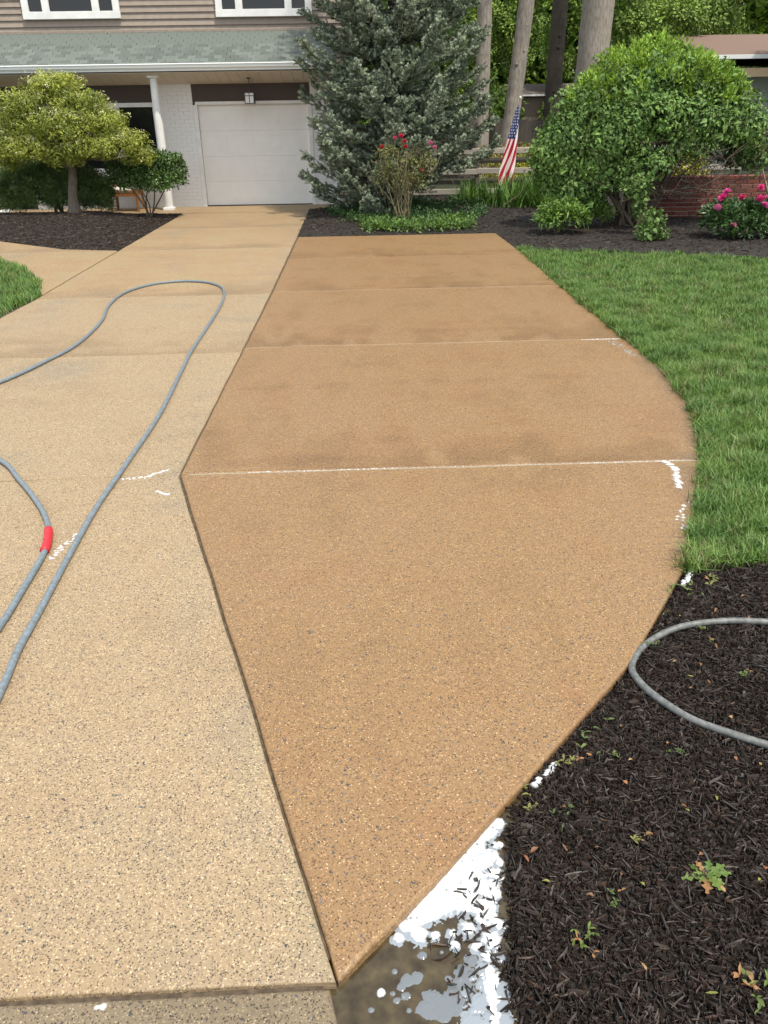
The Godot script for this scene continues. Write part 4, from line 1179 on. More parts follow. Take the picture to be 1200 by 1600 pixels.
func build_left_bed() -> void:
	# weeping blossom tree
	var t := thing("weeping_tree", "small dome shaped tree with cream blossom in the porch bed", "tree")
	var b := Vector3(-5.28, 0.10, -16.25)
	trunk(t, [b, b + Vector3(0.0, 0.3, 0), b + Vector3(0.06, 0.62, 0), b + Vector3(0.10, 1.0, 0.0), b + Vector3(0.12, 1.45, 0)], [0.11, 0.085, 0.075, 0.065, 0.045], M.bark_mid, 14, 1.9)
	R.seed = 710
	stems(t, "limb", b + Vector3(0.1, 0.85, 0), [b + Vector3(0.75, 1.35, 0.1), b + Vector3(-0.6, 1.55, 0.2), b + Vector3(0.35, 1.9, -0.3), b + Vector3(-0.1, 2.1, 0.15), b + Vector3(1.1, 1.15, 0.3), b + Vector3(-0.9, 1.15, -0.1), b + Vector3(0.2, 1.6, 0.6)], 0.05, 0.012, M.bark_mid, 0.08, 0.02)
	var bl := []
	for q in [[0.02, 2.02, 0.0, 0.46, 0.28, 0.5], [-0.45, 1.78, 0.2, 0.48, 0.24, 0.5], [0.42, 1.75, 0.1, 0.5, 0.25, 0.5], [-0.72, 1.48, 0.0, 0.42, 0.24, 0.5], [0.75, 1.5, 0.15, 0.45, 0.22, 0.5], [0.1, 1.45, 0.55, 0.6, 0.3, 0.36], [1.02, 1.22, 0.2, 0.48, 0.22, 0.45], [-0.80, 1.18, 0.25, 0.34, 0.24, 0.4], [0.55, 1.12, 0.5, 0.5, 0.22, 0.32], [-0.35, 1.14, 0.5, 0.45, 0.24, 0.3], [1.3, 1.0, 0.15, 0.28, 0.16, 0.3], [-1.0, 0.98, 0.0, 0.22, 0.2, 0.3], [0.1, 1.05, 0.3, 0.4, 0.2, 0.35], [0.3, 1.5, -0.5, 0.7, 0.4, 0.4]]:
		bl.append([b.x + q[0] * 1.06, b.y + 0.9 + (q[1] - 0.9) * 1.12, b.z + q[2], q[3] * 1.12, q[4] * 1.0, q[5] * 1.05])
	crown(t, "crown", clump(711, 18, 0.085, 0.065, 0.012, M.leaf, -0.25, 0.6), bl, 3300, 0.6, 1.1, Color(0.15, 0.20, 0.022), Color(0.33, 0.37, 0.05), 712, 0.95, 0.3, -0.9)
	crown(t, "blossom", clump(713, 9, 0.055, 0.032, 0.013, M.petal, 0.6, 0.0), bl, 620, 0.6, 1.05, Color(0.50, 0.50, 0.22), Color(0.74, 0.72, 0.46), 714, 0.2, 0.9, -0.3)
	# yew mound and glossy shrub
	t = thing("yew_bush", "dark green mounded yew behind the weeping tree trunk", "bush")
	var y := Vector3(-5.85, 0.1, -16.95)
	bl = []
	for q in [[-0.4, 0.42, 0.1, 0.62, 0.48, 0.42], [0.45, 0.40, 0.1, 0.60, 0.46, 0.42], [0.0, 0.55, -0.05, 0.6, 0.42, 0.4], [-0.75, 0.3, 0.2, 0.32, 0.34, 0.3], [0.85, 0.28, 0.1, 0.3, 0.32, 0.3]]: bl.append([y.x + q[0], y.y + q[1], y.z + q[2], q[3], q[4], q[5]])
	R.seed = 720
	stems(t, "stem", y, [y + Vector3(-0.5, 0.5, 0), y + Vector3(0.5, 0.5, 0), y + Vector3(0, 0.7, 0)], 0.04, 0.015, M.twig)
	crown(t, "crown", clump(721, 34, 0.07, 0.075, 0.0055, M.needle, 0.9, 0.0), bl, 2100, 0.8, 1.35, Color(0.06, 0.11, 0.032), Color(0.15, 0.23, 0.06), 722, 0.35, 0.9, -0.6)
	t = thing("glossy_shrub", "glossy green shrub on bare stems beside the white porch post", "shrub")
	var s := Vector3(-3.98, 0.02, -16.6)
	R.seed = 725
	stems(t, "stem", s, [s + Vector3(-0.45, 0.75, 0.0), s + Vector3(-0.15, 0.8, 0.1), s + Vector3(0.1, 0.85, -0.1), s + Vector3(0.35, 0.7, 0.0), s + Vector3(0.55, 0.65, 0.1), s + Vector3(0.0, 0.7, 0.2)], 0.016, 0.007, M.twig, 0.05, 0.06)
	bl = []
	for q in [[-0.38, 0.78, 0, 0.36, 0.24, 0.34], [0.1, 0.9, 0.05, 0.44, 0.30, 0.36], [0.5, 0.82, 0, 0.3, 0.28, 0.32], [0.25, 0.68, 0.2, 0.4, 0.18, 0.25], [-0.1, 0.7, 0.2, 0.4, 0.2, 0.25]]: bl.append([s.x + q[0], s.y + q[1], s.z + q[2], q[3] * 1.1, q[4] * 1.12, q[5] * 1.1])
	crown(t, "crown", clump(726, 16, 0.07, 0.055, 0.016, M.leaf_gloss, 0.4, 0.1), bl, 1200, 0.75, 1.2, Color(0.038, 0.085, 0.018), Color(0.09, 0.165, 0.034), 727, 0.55, 0.5, -0.7)
	crown(t, "shoots", clump(728, 7, 0.05, 0.04, 0.01, M.leaf, 1.4, 0.0), [[s.x + 0.15, 0.95, s.z, 0.52, 0.30, 0.36]], 70, 0.8, 1.2, Color(0.06, 0.12, 0.03), Color(0.09, 0.16, 0.04), 729, 0.05, 1.0, 0.1)

func rosette(g: Geo, at: Vector3, n: int, l: float, w: float, rise: float) -> void:
	for k in n:
		var an := TAU * k / n + rnd(-0.3, 0.3)
		var d := Vector3(cos(an), rise * rnd(0.5, 1.4), sin(an)).normalized()
		leaf(g, at, d, Vector3.UP, l * rnd(0.7, 1.2), w * rnd(0.8, 1.2), w * 0.25, 0.25)
func bloom(parent: Node3D, nm: String, at: Vector3, r: float, col: Color, seed_: int) -> void:
	R.seed = seed_
	var g := Geo.new()
	for ring in 4:
		var n: int = [9, 8, 6, 4][ring]
		for k in n:
			var an := TAU * k / n + ring * 0.5 + rnd(-0.2, 0.2)
			var up: float = [0.25, 0.75, 1.5, 3.0][ring]
			var d := Vector3(cos(an), up * rnd(0.8, 1.2), sin(an)).normalized()
			leaf(g, Vector3(0, -r * 0.2, 0), d, (Vector3.UP - d * 0.3 + rv(0.25)).normalized(), r * rnd(0.85, 1.15), r * 0.42, -r * 0.16, -0.1)
	for k in g.v.size(): g.c.append(col * rnd(0.75, 1.15))
	part(parent, nm, g.mesh(M.petal), Transform3D(Basis.from_euler(Vector3(rnd(0.2, 0.9), rnd(0, TAU), rnd(-0.3, 0.3))), at))

func build_right_bed() -> void:
	# the big lilac
	var t := thing("lilac_bush", "huge rounded lilac with heart shaped leaves over bare stems", "bush")
	var b := Vector3(4.62, 0.0, -13.95)
	R.seed = 740
	var tips := []
	for k in 26: tips.append(b + Vector3(R.randfn(0.15, 0.75), rnd(0.9, 1.7), R.randfn(0, 0.45)))
	stems(t, "stem", b, tips, 0.032, 0.010, M.twig, 0.10, 0.28)
	var g := Geo.new()
	for k in 800:
		var a := b + Vector3(R.randfn(0.45, 0.7), rnd(0.45, 1.45), R.randfn(0.15, 0.4))
		var e := a + Vector3(rnd(-0.35, 0.45), rnd(-0.15, 0.45), rnd(-0.2, 0.3))
		tube(g, [a, a.lerp(e, 0.5) + rv(0.05), e], [0.0055, 0.004, 0.002], 4, false)
	part(t, "twigs", g.mesh(M.twig)).set_meta("kind", "stuff")
	stems(t, "arching_twig", b + Vector3(0.5, 0.55, 0.3), [b + Vector3(1.3, 0.62, 0.6), b + Vector3(1.15, 0.78, 0.5), b + Vector3(1.45, 0.5, 0.4)], 0.008, 0.003, M.pale_twig, 0.07, 0.1)
	var bl := []
	for q in [[0.1, 2.02, 0.0, 1.0, 0.60, 0.9], [-0.62, 1.68, 0.05, 0.78, 0.50, 0.78], [0.85, 1.72, 0.0, 0.85, 0.52, 0.8], [-1.15, 1.32, 0.1, 0.58, 0.42, 0.55], [1.35, 1.46, 0.05, 0.62, 0.34, 0.6], [0.1, 1.62, 0.65, 0.9, 0.36, 0.36], [-0.55, 1.30, 0.6, 0.58, 0.30, 0.32], [0.75, 1.46, 0.6, 0.55, 0.24, 0.3], [-1.25, 0.98, 0.15, 0.36, 0.32, 0.4], [1.72, 1.12, 0.0, 0.3, 0.32, 0.4], [-0.95, 0.85, 0.3, 0.30, 0.22, 0.3], [0.0, 1.02, 0.75, 0.28, 0.16, 0.2], [1.05, 2.0, -0.2, 0.55, 0.36, 0.6], [-1.45, 1.05, 0.1, 0.34, 0.36, 0.4], [-1.3, 0.72, 0.1, 0.34, 0.24, 0.35], [-0.75, 1.05, 0.5, 0.4, 0.26, 0.3], [1.75, 1.2, 0.2, 0.3, 0.2, 0.3], [-1.0, 0.58, 0.35, 0.42, 0.26, 0.3], [-0.55, 0.82, 0.5, 0.36, 0.2, 0.25], [0.55, 1.2, 0.62, 0.4, 0.18, 0.22], [-0.2, 0.98, 0.62, 0.4, 0.18, 0.22]]: bl.append([b.x + q[0], q[1], b.z + q[2], q[3], q[4], q[5]])
	crown(t, "crown", clump(742, 16, 0.12, 0.082, 0.027, M.leaf, -0.15, 0.55), bl, 3200, 0.65, 1.25, Color(0.075, 0.155, 0.032), Color(0.175, 0.295, 0.06), 743, 0.45, 0.35, -0.75)
	# young upright shoots on the top
	crown(t, "new_shoots", clump(744, 11, 0.06, 0.075, 0.017, M.leaf, 1.6, 0.05), [[b.x + 0.1, 2.05, b.z, 1.0, 0.62, 0.9], [b.x - 0.5, 1.75, b.z, 0.75, 0.52, 0.75], [b.x + 0.8, 1.78, b.z, 0.75, 0.52, 0.75]], 1000, 0.8, 1.25, Color(0.19, 0.32, 0.034), Color(0.29, 0.43, 0.052), 745, 0.08, 1.3, 0.25)
	# lilac suckers
	for q in [["lilac_sucker", "low leafy sucker on the mulch below the lilac", Vector3(4.30, 0.02, -12.1), [[0, 0.12, 0, 0.22, 0.14, 0.2], [0.02, 0.3, 0, 0.12, 0.12, 0.12]], 60], ["lilac_sucker", "tall leafy sucker climbing through the lilac stems", Vector3(4.32, 0.02, -12.75), [[0.0, 0.42, 0, 0.12, 0.2, 0.12], [-0.08, 0.72, 0, 0.22, 0.13, 0.18]], 44]]:
		t = thing(q[0], q[1], "shoot", q[2], "leafy suckers under the lilac")
		R.seed = 748
		stems(t, "stem", Vector3.ZERO, [Vector3(0.0, q[3][1][1], 0), Vector3(0.06, q[3][0][1] + 0.1, 0.05)], 0.008, 0.004, M.cane, 0.03, 0.02)
		crown(t, "leaves", clump(742, 12, 0.08, 0.085, 0.03, M.leaf, 0.2, 0.3), q[3], q[4], 0.7, 1.0, Color(0.08, 0.15, 0.03), Color(0.13, 0.22, 0.05), 749, 0.6)
	# green peony without flowers
	t = thing("leafy_perennial", "rounded light green leafy plant on the mulch near the drive corner", "plant", Vector3(3.2, 0.02, -13.1))
	R.seed = 751
	stems(t, "stem", Vector3.ZERO, [Vector3(-0.25, 0.3, 0), Vector3(0.2, 0.35, 0.05), Vector3(0, 0.4, 0.1), Vector3(0.1, 0.3, 0.2)], 0.008, 0.004, M.cane, 0.03, 0.06)
	crown(t, "leaves", clump(752, 14, 0.075, 0.12, 0.017, M.leaf, 0.6, 0.2), [[0, 0.28, 0, 0.34, 0.2, 0.32], [-0.2, 0.2, 0.1, 0.2, 0.14, 0.2], [0.2, 0.22, 0.1, 0.2, 0.15, 0.2]], 210, 0.7, 1.15, Color(0.075, 0.16, 0.022), Color(0.15, 0.26, 0.04), 753, 0.4, 0.9, -0.3)
	t = thing("leafy_perennial", "low leafy plant tucked against the lilac stems", "plant", Vector3(3.85, 0.02, -13.75))
	crown(t, "leaves", clump(752, 14, 0.075, 0.1, 0.015, M.leaf, 0.6, 0.2), [[0, 0.2, 0, 0.34, 0.18, 0.3]], 130, 0.7, 1.05, Color(0.075, 0.16, 0.022), Color(0.15, 0.26, 0.04), 754, 0.4, 0.9, -0.3)
	# peony in flower
	t = thing("peony_bush", "dark leaved peony carrying bright pink flowers before the brick wall", "peony", Vector3(5.72, 0.02, -12.25))
	R.seed = 756
	stems(t, "stem", Vector3.ZERO, [Vector3(-0.4, 0.4, 0.1), Vector3(0.2, 0.45, 0.1), Vector3(0.4, 0.4, 0), Vector3(-0.1, 0.5, 0)], 0.009, 0.005, M.cane, 0.04, 0.08)
	crown(t, "leaves", clump(757, 15, 0.085, 0.115, 0.018, M.leaf_gloss, 0.5, 0.2), [[-0.2, 0.26, 0, 0.44, 0.24, 0.36], [0.3, 0.26, 0, 0.44, 0.25, 0.36], [0.75, 0.24, 0, 0.36, 0.22, 0.34], [0.1, 0.16, 0.25, 0.55, 0.16, 0.2]], 560, 0.7, 1.15, Color(0.028, 0.068, 0.018), Color(0.065, 0.125, 0.032), 758, 0.4, 0.8, -0.4)
	var fl := [[-0.42, 0.57, 0.12, 0.085], [-0.36, 0.64, 0.08, 0.07], [-0.52, 0.44, 0.2, 0.072], [-0.14, 0.56, 0.12, 0.07], [0.10, 0.54, 0.18, 0.085], [0.14, 0.47, 0.24, 0.07], [0.24, 0.56, 0.15, 0.075], [0.16, 0.69, 0.0, 0.06], [0.36, 0.47, 0.2, 0.065], [0.50, 0.55, 0.12, 0.07], [-0.32, 0.22, 0.36, 0.055], [0.72, 0.52, 0.1, 0.075]]
	for k in fl.size():
		var q: Array = fl[k]
		bloom(t, "flower", Vector3(q[0], q[1], q[2]), q[3], [Color(0.78, 0.06, 0.33), Color(0.74, 0.11, 0.42), Color(0.80, 0.20, 0.48), Color(0.68, 0.04, 0.22)][k % 4], 760 + k)
	# strap leaved clump round the flag
	for q in [["day_lily", "wide clump of arching strap leaves below the flag", Vector3(3.45, 0.0, -17.4), 0.9, 150, 0.62], ["day_lily", "smaller clump of strap leaves between flag and lilac", Vector3(4.15, 0.0, -16.6), 0.6, 90, 0.55], ["day_lily", "clump of strap leaves at the rail fence left of the flag", Vector3(2.55, 0.0, -17.9), 0.45, 70, 0.5]]:
		t = thing(q[0], q[1], "plant", q[2], "strap leaved clumps by the fence")
		var me := blade_mesh(770, 9, q[5], 0.06, 0.011, 1.15)
		R.seed = hash(q[1]) % 9999
		var xf := []; var cols := PackedColorArray()
		for k in q[4]:
			xf.append(Transform3D(Basis.from_euler(Vector3(R.randfn(0, 0.12), rnd(0, TAU), R.randfn(0, 0.12))).scaled_local(Vector3.ONE * rnd(0.7, 1.15)), Vector3(R.randfn(0, q[3] * 0.4), 0, R.randfn(0, 0.28))))
			cols.append(Color(0.065, 0.15, 0.022).lerp(Color(0.13, 0.24, 0.04), rnd()) * rnd(0.8, 1.1))
		multi(t, "leaves", me, xf, cols).set_meta("kind", "stuff")
	# ground cover under the spruce
	var poly := pv([[-0.55, -16.9], [-0.3, -15.6], [0.1, -14.6], [0.15, -13.75], [1.0, -13.62], [1.9, -13.7], [2.05, -14.6], [2.5, -16.2], [2.6, -18.2], [0.4, -18.3]])
	var me2 := clump(775, 16, 0.085, 0.06, 0.017, M.leaf, 0.5, 0.15)
	R.seed = 776
	var xf2 := []; var cols2 := PackedColorArray()
	for q in in_poly(poly, 1500):
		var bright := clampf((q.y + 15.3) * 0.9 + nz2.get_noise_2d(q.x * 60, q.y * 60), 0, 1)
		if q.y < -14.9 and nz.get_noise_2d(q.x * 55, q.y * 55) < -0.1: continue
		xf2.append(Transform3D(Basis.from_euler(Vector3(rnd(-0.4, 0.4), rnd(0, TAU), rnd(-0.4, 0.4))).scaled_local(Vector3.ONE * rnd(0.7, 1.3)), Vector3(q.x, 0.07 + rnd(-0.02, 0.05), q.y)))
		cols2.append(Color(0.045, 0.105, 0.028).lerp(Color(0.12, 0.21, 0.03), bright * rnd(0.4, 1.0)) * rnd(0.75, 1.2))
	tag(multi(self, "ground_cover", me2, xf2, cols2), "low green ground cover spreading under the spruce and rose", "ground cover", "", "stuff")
	# rose
	t = thing("rose_bush", "leggy rose bush with red blooms standing before the spruce", "rose", Vector3(0.83, 0.02, -14.85))
	R.seed = 780
	var tp := []
	for k in 24: tp.append(Vector3(R.randfn(0.0, 0.33), rnd(0.7, 1.32), R.randfn(0, 0.18)))
	stems(t, "cane", Vector3.ZERO, tp, 0.011, 0.004, M.cane, 0.10, 0.13, 5)
	var gg := Geo.new()
	for k in 150:
		var a := Vector3(R.randfn(0, 0.28), rnd(0.45, 1.15), R.randfn(0, 0.16))
		var e := a + Vector3(rnd(-0.2, 0.2), rnd(0.02, 0.3), rnd(-0.1, 0.12))
		tube(gg, [a, e], [0.0045, 0.002], 4, false)
	part(t, "twigs", gg.mesh(M.cane)).set_meta("kind", "stuff")
	crown(t, "leaves", clump(781, 9, 0.07, 0.045, 0.013, M.leaf, 0.4, 0.1), [[-0.15, 1.05, 0, 0.34, 0.26, 0.26], [0.25, 0.95, 0, 0.36, 0.3, 0.26], [0.1, 0.72, 0.05, 0.4, 0.22, 0.24], [-0.28, 0.8, 0, 0.25, 0.2, 0.2]], 240, 0.7, 1.15, Color(0.09, 0.13, 0.03), Color(0.20, 0.20, 0.06), 782, 0.8)
	for q in [[-0.34, 1.22, 0.1, 0.05, 0], [-0.12, 1.36, 0.08, 0.04, 1], [-0.02, 1.38, 0.1, 0.06, 1], [0.04, 1.30, 0.12, 0.055, 0], [0.05, 1.22, 0.14, 0.055, 0], [0.48, 1.27, 0.06, 0.055, 2], [0.54, 1.20, 0.08, 0.055, 2], [0.33, 0.86, 0.16, 0.04, 0]]:
		bloom(t, "flower", Vector3(q[0], q[1], q[2]), q[3], [Color(0.66, 0.02, 0.07), Color(0.72, 0.05, 0.17), Color(0.78, 0.24, 0.46)][q[4]], int(q[0] * 100) + 900)
	# pale stemmed shrub at the right frame edge
	t = thing("pale_stem_shrub", "thin shrub with pale twisting stems above the brick wall", "shrub", Vector3(6.75, 0.0, -13.6))
	R.seed = 790
	stems(t, "stem", Vector3.ZERO, [Vector3(-0.3, 1.3, 0), Vector3(0.1, 1.5, 0.1), Vector3(0.35, 1.2, 0), Vector3(-0.1, 0.95, 0.1)], 0.022, 0.007, M.pale_twig, 0.09, 0.06)
	crown(t, "leaves", clump(791, 12, 0.08, 0.06, 0.018, M.leaf, 0.3, 0.2), [[-0.2, 1.3, 0, 0.4, 0.26, 0.3], [0.3, 1.2, 0, 0.4, 0.3, 0.3], [0.1, 0.6, 0, 0.25, 0.2, 0.2]], 150, 0.7, 1.1, Color(0.11, 0.15, 0.04), Color(0.22, 0.23, 0.07), 792, 0.7)
	# golden shrubs beyond the fence and wall
	for q in [["golden yellow low shrub seen through the fence rails", Vector3(4.6, 0, -21.2), [[0, 0.5, 0, 0.9, 0.45, 0.5], [-0.9, 0.4, 0, 0.6, 0.4, 0.4], [0.8, 0.45, 0, 0.7, 0.42, 0.4]]], ["bright yellow shrub showing between lilac stems and brick wall", Vector3(6.3, 0, -16.6), [[0, 0.75, 0, 0.55, 0.4, 0.4], [-0.5, 0.6, 0, 0.4, 0.35, 0.3]]]]:
		t = thing("golden_shrub", q[0], "shrub", q[1], "golden shrubs")
		crown(t, "leaves", clump(795, 16, 0.09, 0.07, 0.024, M.leaf, 0.4, 0.2), q[2], 300, 0.8, 1.2, Color(0.26, 0.28, 0.02), Color(0.42, 0.40, 0.05), 796, 0.5)
	t = thing("bronze_shrub", "bronze leaved low hedge at the foot of the stockade fence", "shrub", Vector3(5.6, 0, -24.6))
	crown(t, "leaves", clump(795, 16, 0.09, 0.07, 0.024, M.leaf, 0.4, 0.2), [[0, 0.55, 0, 1.3, 0.5, 0.5], [-1.6, 0.5, 0, 1.0, 0.45, 0.5], [1.6, 0.5, 0, 1.0, 0.45, 0.5]], 420, 0.8, 1.3, Color(0.17, 0.11, 0.03), Color(0.26, 0.19, 0.05), 797, 0.5)

func tall_tree(label: String, at: Vector3, lean: Vector3, r: float, m: Material, seed_: int) -> void:
	var t := thing("tall_tree", label, "tree", at, "tall trunks at the edge of the wood")
	R.seed = seed_
	trunk(t, [Vector3(0, -0.2, 0), lean * 0.25 + Vector3(0, 2.2, 0) + rv(0.04), lean * 0.55 + Vector3(0, 5, 0) + rv(0.06), lean + Vector3(0, 9, 0), lean * 1.5 + Vector3(0, 14, 0)], [r * 1.08, r, r * 0.93, r * 0.8, r * 0.4], m, 22)
	var tips := []
	for k in 7: tips.append(lean * 1.2 + Vector3(rnd(-3, 3), rnd(11, 15.5), rnd(-2.6, 2.6)))
	stems(t, "limb", lean + Vector3(0, 8.6, 0), tips, r * 0.42, 0.05, m, 0.4, 0.1)
	var bl := []
	for q in tips: bl.append([q.x, q.y, q.z, rnd(1.3, 2.1), rnd(0.9, 1.4), rnd(1.3, 2.1)])
	crown(t, "crown", M.big_clump, bl, 150, 0.8, 1.3, Color(0.06, 0.11, 0.02), Color(0.11, 0.18, 0.03), seed_ + 1, 0.7)
	# knots
	for k in 3:
		var an := rnd(-0.4, 1.6)
		var y := rnd(2.0, 4.0)
		var c := lean * y / 9.0 + Vector3(sin(an) * r * 0.92, y, cos(an) * r * 0.92)
		var g := Geo.new()
		tube(g, [c, c + Vector3(sin(an), -0.1, cos(an)) * r * 0.05, c + Vector3(sin(an), -0.2, cos(an)) * r * 0.09], [r * 0.26, r * 0.20, r * 0.05], 9)
		part(t, "knot", g.mesh(m, true))
func bushy_tree(nm: String, label: String, at: Vector3, h: float, w: float, n: int, ca: Color, cb: Color, seed_: int, floor_ := 0.6) -> void:
	var t := thing(nm, label, "tree", at, "understorey trees of the wood")
	R.seed = seed_
	trunk(t, [Vector3(0, -0.2, 0), Vector3(rnd(-0.1, 0.1), h * 0.4, 0), Vector3(rnd(-0.3, 0.3), h * 0.85, 0)], [0.11, 0.08, 0.03], M.bark_dark, 8)
	var bl := []
	for k in 11:
		var u := rnd()
		var y := lerpf(floor_, h, u)
		var wr := w * (0.35 + 0.65 * sin(PI * clampf(u * 0.8 + 0.15, 0, 1)))
		bl.append([R.randfn(0, wr * 0.42), y, R.randfn(0, wr * 0.3), rnd(0.25, 0.5) * w, rnd(0.16, 0.28) * w + 0.25, rnd(0.25, 0.45) * w])
	crown(t, "crown", M.mid_clump, bl, n, 0.75, 1.25, ca, cb, seed_ + 1, 0.6)
func build_wood() -> void:
	M.big_clump = clump(801, 26, 0.55, 0.26, 0.085, M.leaf, 0.2, 0.25)
	M.mid_clump = clump(802, 26, 0.28, 0.15, 0.045, M.leaf, 0.2, 0.25)
	tall_tree("straight grey trunk just beside the spruce", Vector3(3.80, 0, -26), Vector3(-0.15, 0, 0), 0.205, M.bark, 810)
	tall_tree("leaning grey trunk directly behind the flag", Vector3(4.5, 0, -26), Vector3(0.85, 0, 0), 0.215, M.bark, 820)
	tall_tree("dark trunk between the leaning trunk and the thickest one", Vector3(7.0, 0, -31), Vector3(0.0, 0, 0), 0.26, M.bark_dark, 830)
	tall_tree("thickest pale trunk rising behind the lilac top", Vector3(6.78, 0, -26), Vector3(0.32, 0, 0), 0.44, M.bark, 840)
	var ga := Color(0.105, 0.185, 0.034); var gb := Color(0.25, 0.375, 0.052)
	bushy_tree("understorey_tree", "slim young tree between spruce and straight trunk", Vector3(3.4, 0, -33), 7, 2.0, 420, ga, gb, 850)
	bushy_tree("understorey_tree", "broad leafy tree between leaning trunk and dark trunk", Vector3(7.2, 0, -40), 8, 2.4, 520, ga, gb, 855, 1.5)
	bushy_tree("understorey_tree", "small sapling low behind the straight trunk", Vector3(4.7, 0, -30.5), 2.6, 0.9, 170, ga, gb, 860, 0.8)
	bushy_tree("understorey_tree", "bushy tree directly right of the thickest trunk", Vector3(9.9, 0, -33), 7, 2.2, 800, ga, gb, 865, 1.2)
	bushy_tree("understorey_tree", "leafy tree rising over the far brown roof", Vector3(15.6, 0, -37.5), 8, 3.2, 1300, ga, gb, 870, 2.5)
	bushy_tree("understorey_tree", "green tree at the end of the far brown roof", Vector3(15.2, 0, -28.0), 7, 1.7, 420, ga, gb, 875, 2.0)
	bushy_tree("understorey_tree", "tall leafy tree left of the far brown roof", Vector3(12.4, 0, -38), 8, 2.4, 800, ga, gb, 880, 1.5)
	bushy_tree("understorey_tree", "green tree behind the spruce top", Vector3(1.0, 0, -36), 9, 2.6, 480, ga, gb, 885)
	bushy_tree("understorey_tree", "slender sapling between the dark trunk and thickest trunk", Vector3(8.35, 0, -36), 6, 1.2, 260, ga, gb, 890, 1.2)
	# the far wood reads as one mass
	R.seed = 895
	var xf := []; var cols := PackedColorArray()
	for k in 12000:
		var z := -rnd(43, 54)
		var x := rnd(-38, 50)
		var y := rnd(0.0, 1.0)
		y = y * 15.0
		var d := rv().normalized()
		xf.append(Transform3D(Basis.from_euler(Vector3(rnd(-0.8, 0.8), rnd(0, TAU), rnd(-0.8, 0.8))).scaled_local(Vector3.ONE * rnd(1.5, 2.5)), Vector3(x, y, z) + d * 0.2))
		var f := nz.get_noise_3d(x * 12, y * 12, z * 4)
		cols.append(ga.lerp(gb, clampf(0.5 + f * 1.2, 0, 1)) * rnd(0.8, 1.2))
	tag(multi(self, "woodland", M.big_clump, xf, cols), "green wood closing the view behind everything", "wood", "", "stuff")

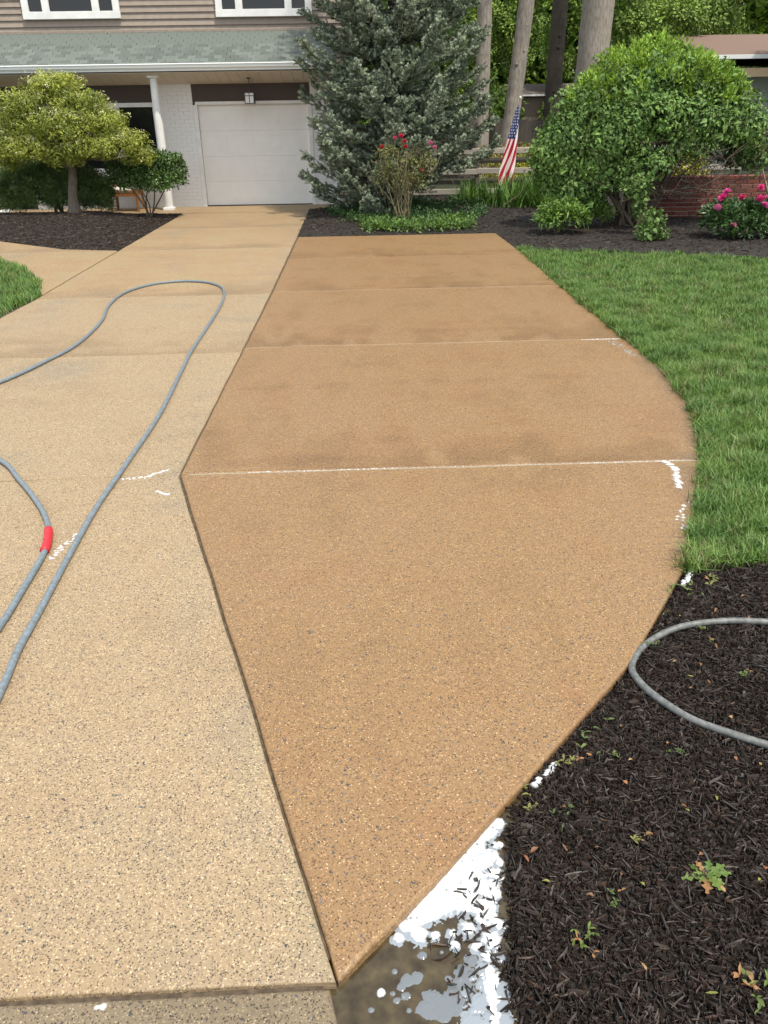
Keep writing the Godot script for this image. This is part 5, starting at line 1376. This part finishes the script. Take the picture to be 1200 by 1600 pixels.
# ---------- small things on the near mulch ----------
func build_small() -> void:
	var t := thing("dandelion", "toothed dandelion rosette growing in the near mulch", "weed", Vector3(0.841, near_h(0.841, -1.374) + 0.006, -1.374))
	R.seed = 950
	for k in 13:
		var g := Geo.new()
		var an := TAU * k / 13.0 + rnd(-0.2, 0.2)
		var d := Vector3(cos(an), rnd(0.35, 0.9), sin(an)).normalized()
		var s := d.cross(Vector3.UP).normalized()
		var l := rnd(0.04, 0.075)
		var pl := []; var pr := []; var pc := []
		var c := Color(0.07, 0.13, 0.022).lerp(Color(0.15, 0.20, 0.04), rnd())
		if k % 5 == 4: c = Color(0.26, 0.13, 0.05)
		for q in 8:
			var u := q / 7.0
			var w := l * (0.03 + 0.11 * sin(PI * pow(u, 1.3) * 0.95)) * (1.5 if q % 2 else 0.5)
			var p := d * l * u + Vector3.DOWN * l * 0.35 * u * u
			pc.append(g.pc(p, c)); pl.append(g.pc(p + s * w + Vector3.UP * 0.002, c)); pr.append(g.pc(p - s * w + Vector3.UP * 0.002, c))
		for q in 7:
			g.quad(pc[q], pl[q], pl[q + 1], pc[q + 1]); g.quad(pr[q], pc[q], pc[q + 1], pr[q + 1])
		part(t, "leaf", g.mesh(M.leaf))
	# weed seedlings; each its own little plant
	var wl := [[1.288, -2.70, "leafy weed cluster between slab edge and hose loop", 0.05], [1.16, -2.60, "small weed tight against the slab edge above the hose", 0.035], [0.716, -1.92, "pale lime weed at the slab edge below the hose", 0.04], [0.66, -1.84, "sprawling weed patch next to the pale lime weed", 0.045], [0.60, -1.79, "yellowing weed near the small suds patch", 0.035], [1.055, -2.36, "seedling just inside the hose loop tip", 0.03], [1.25, -2.40, "straw coloured sprig in the middle of the hose loop", 0.035], [0.45, -1.66, "drooping weed beside the top of the puddle", 0.04], [0.52, -1.58, "reddish weed a little below the puddle top", 0.03], [0.50, -1.22, "narrow weed in the mulch low by the puddle", 0.035], [0.714, -1.50, "curled seedling midway between puddle and dandelion", 0.03], [0.93, -1.80, "tiny sprout below the hose on open mulch", 0.025], [0.84, -1.09, "broad weed at the lower corner of the mulch", 0.045], [1.42, -2.78, "weed sprig at the corner of lawn and mulch", 0.045], [0.60, -1.33, "lone seedling left of the dandelion", 0.028], [1.3, -2.15, "round leaved sprout inside the hose loop", 0.03]]
	for k in wl.size():
		var q: Array = wl[k]
		t = thing("weed_seedling", q[2], "weed", Vector3(q[0], near_h(q[0], q[1]) + 0.008, q[1]), "weeds in the near mulch")
		R.seed = 960 + k
		var cs := [Color(0.10, 0.145, 0.028), Color(0.15, 0.155, 0.04), Color(0.07, 0.11, 0.025)]
		var base: Color = cs[k % 3]
		for s in R.randi_range(4, 8):
			var g := Geo.new()
			var o := Vector3(R.randfn(0, q[3] * 0.7), 0, R.randfn(0, q[3] * 0.7))
			for e in R.randi_range(2, 4):
				var an := rnd(0, TAU)
				leaf_fine(g, o + Vector3(0, 0.006, 0), Vector3(cos(an), rnd(0.1, 0.9), sin(an)).normalized(), q[3] * rnd(0.3, 0.65), q[3] * rnd(0.05, 0.12), rnd(-0.1, 0.2))
			var c: Color = base * rnd(0.8, 1.2)
			if rnd() < 0.2: c = Color(0.30, 0.15, 0.06)
			for e in g.v.size(): g.c.append(c)
			part(t, "leaf_pair", g.mesh(M.leaf))
	# bits of mulch afloat
	var fl := setting("floating_mulch")
	fl.remove_meta("kind")
	tag(fl, "dark mulch splinters floating in the puddle suds", "mulch", "", "stuff")
	R.seed = 975
	chips(fl, pv([[0.12, -1.25], [0.2, -1.36], [0.3, -1.5], [0.33, -1.6], [0.30, -1.2], [0.28, -1.0], [0.22, -1.0]]), 130, 0.008, 0.04, func(_x, _z): return -0.030, chip_mesh(67, 0.4), Color(0.03, 0.022, 0.017))
	# fallen leaves
	R.seed = 980
	var poly := pv([[0.36, -0.95], [0.36, -1.5], [0.55, -1.75], [0.8, -2.05], [1.0, -2.25], [1.35, -2.8], [1.7, -2.9], [1.2, -1.8], [0.85, -1.0]])
	for q in in_poly(poly, 38):
		var g := Geo.new()
		var an := rnd(0, TAU)
		leaf_fine(g, Vector3.ZERO, Vector3(cos(an), rnd(-0.1, 0.3), sin(an)).normalized(), rnd(0.010, 0.028), rnd(0.0025, 0.006), rnd(-0.2, 0.35), 0.4)
		var c: Color = [Color(0.30, 0.13, 0.05), Color(0.36, 0.22, 0.09), Color(0.20, 0.10, 0.05), Color(0.24, 0.25, 0.05)][R.randi() % 4] * rnd(0.7, 1.1)
		for e in g.v.size(): g.c.append(c)
		var o := part(self, "fallen_leaf", g.mesh(M.leaf), off(Vector3(q.x, near_h(q.x, q.y) + 0.014, q.y)))
		tag(o, "small dry curled leaf lying loose on the near dark mulch", "leaf", "dry leaves on the near mulch")
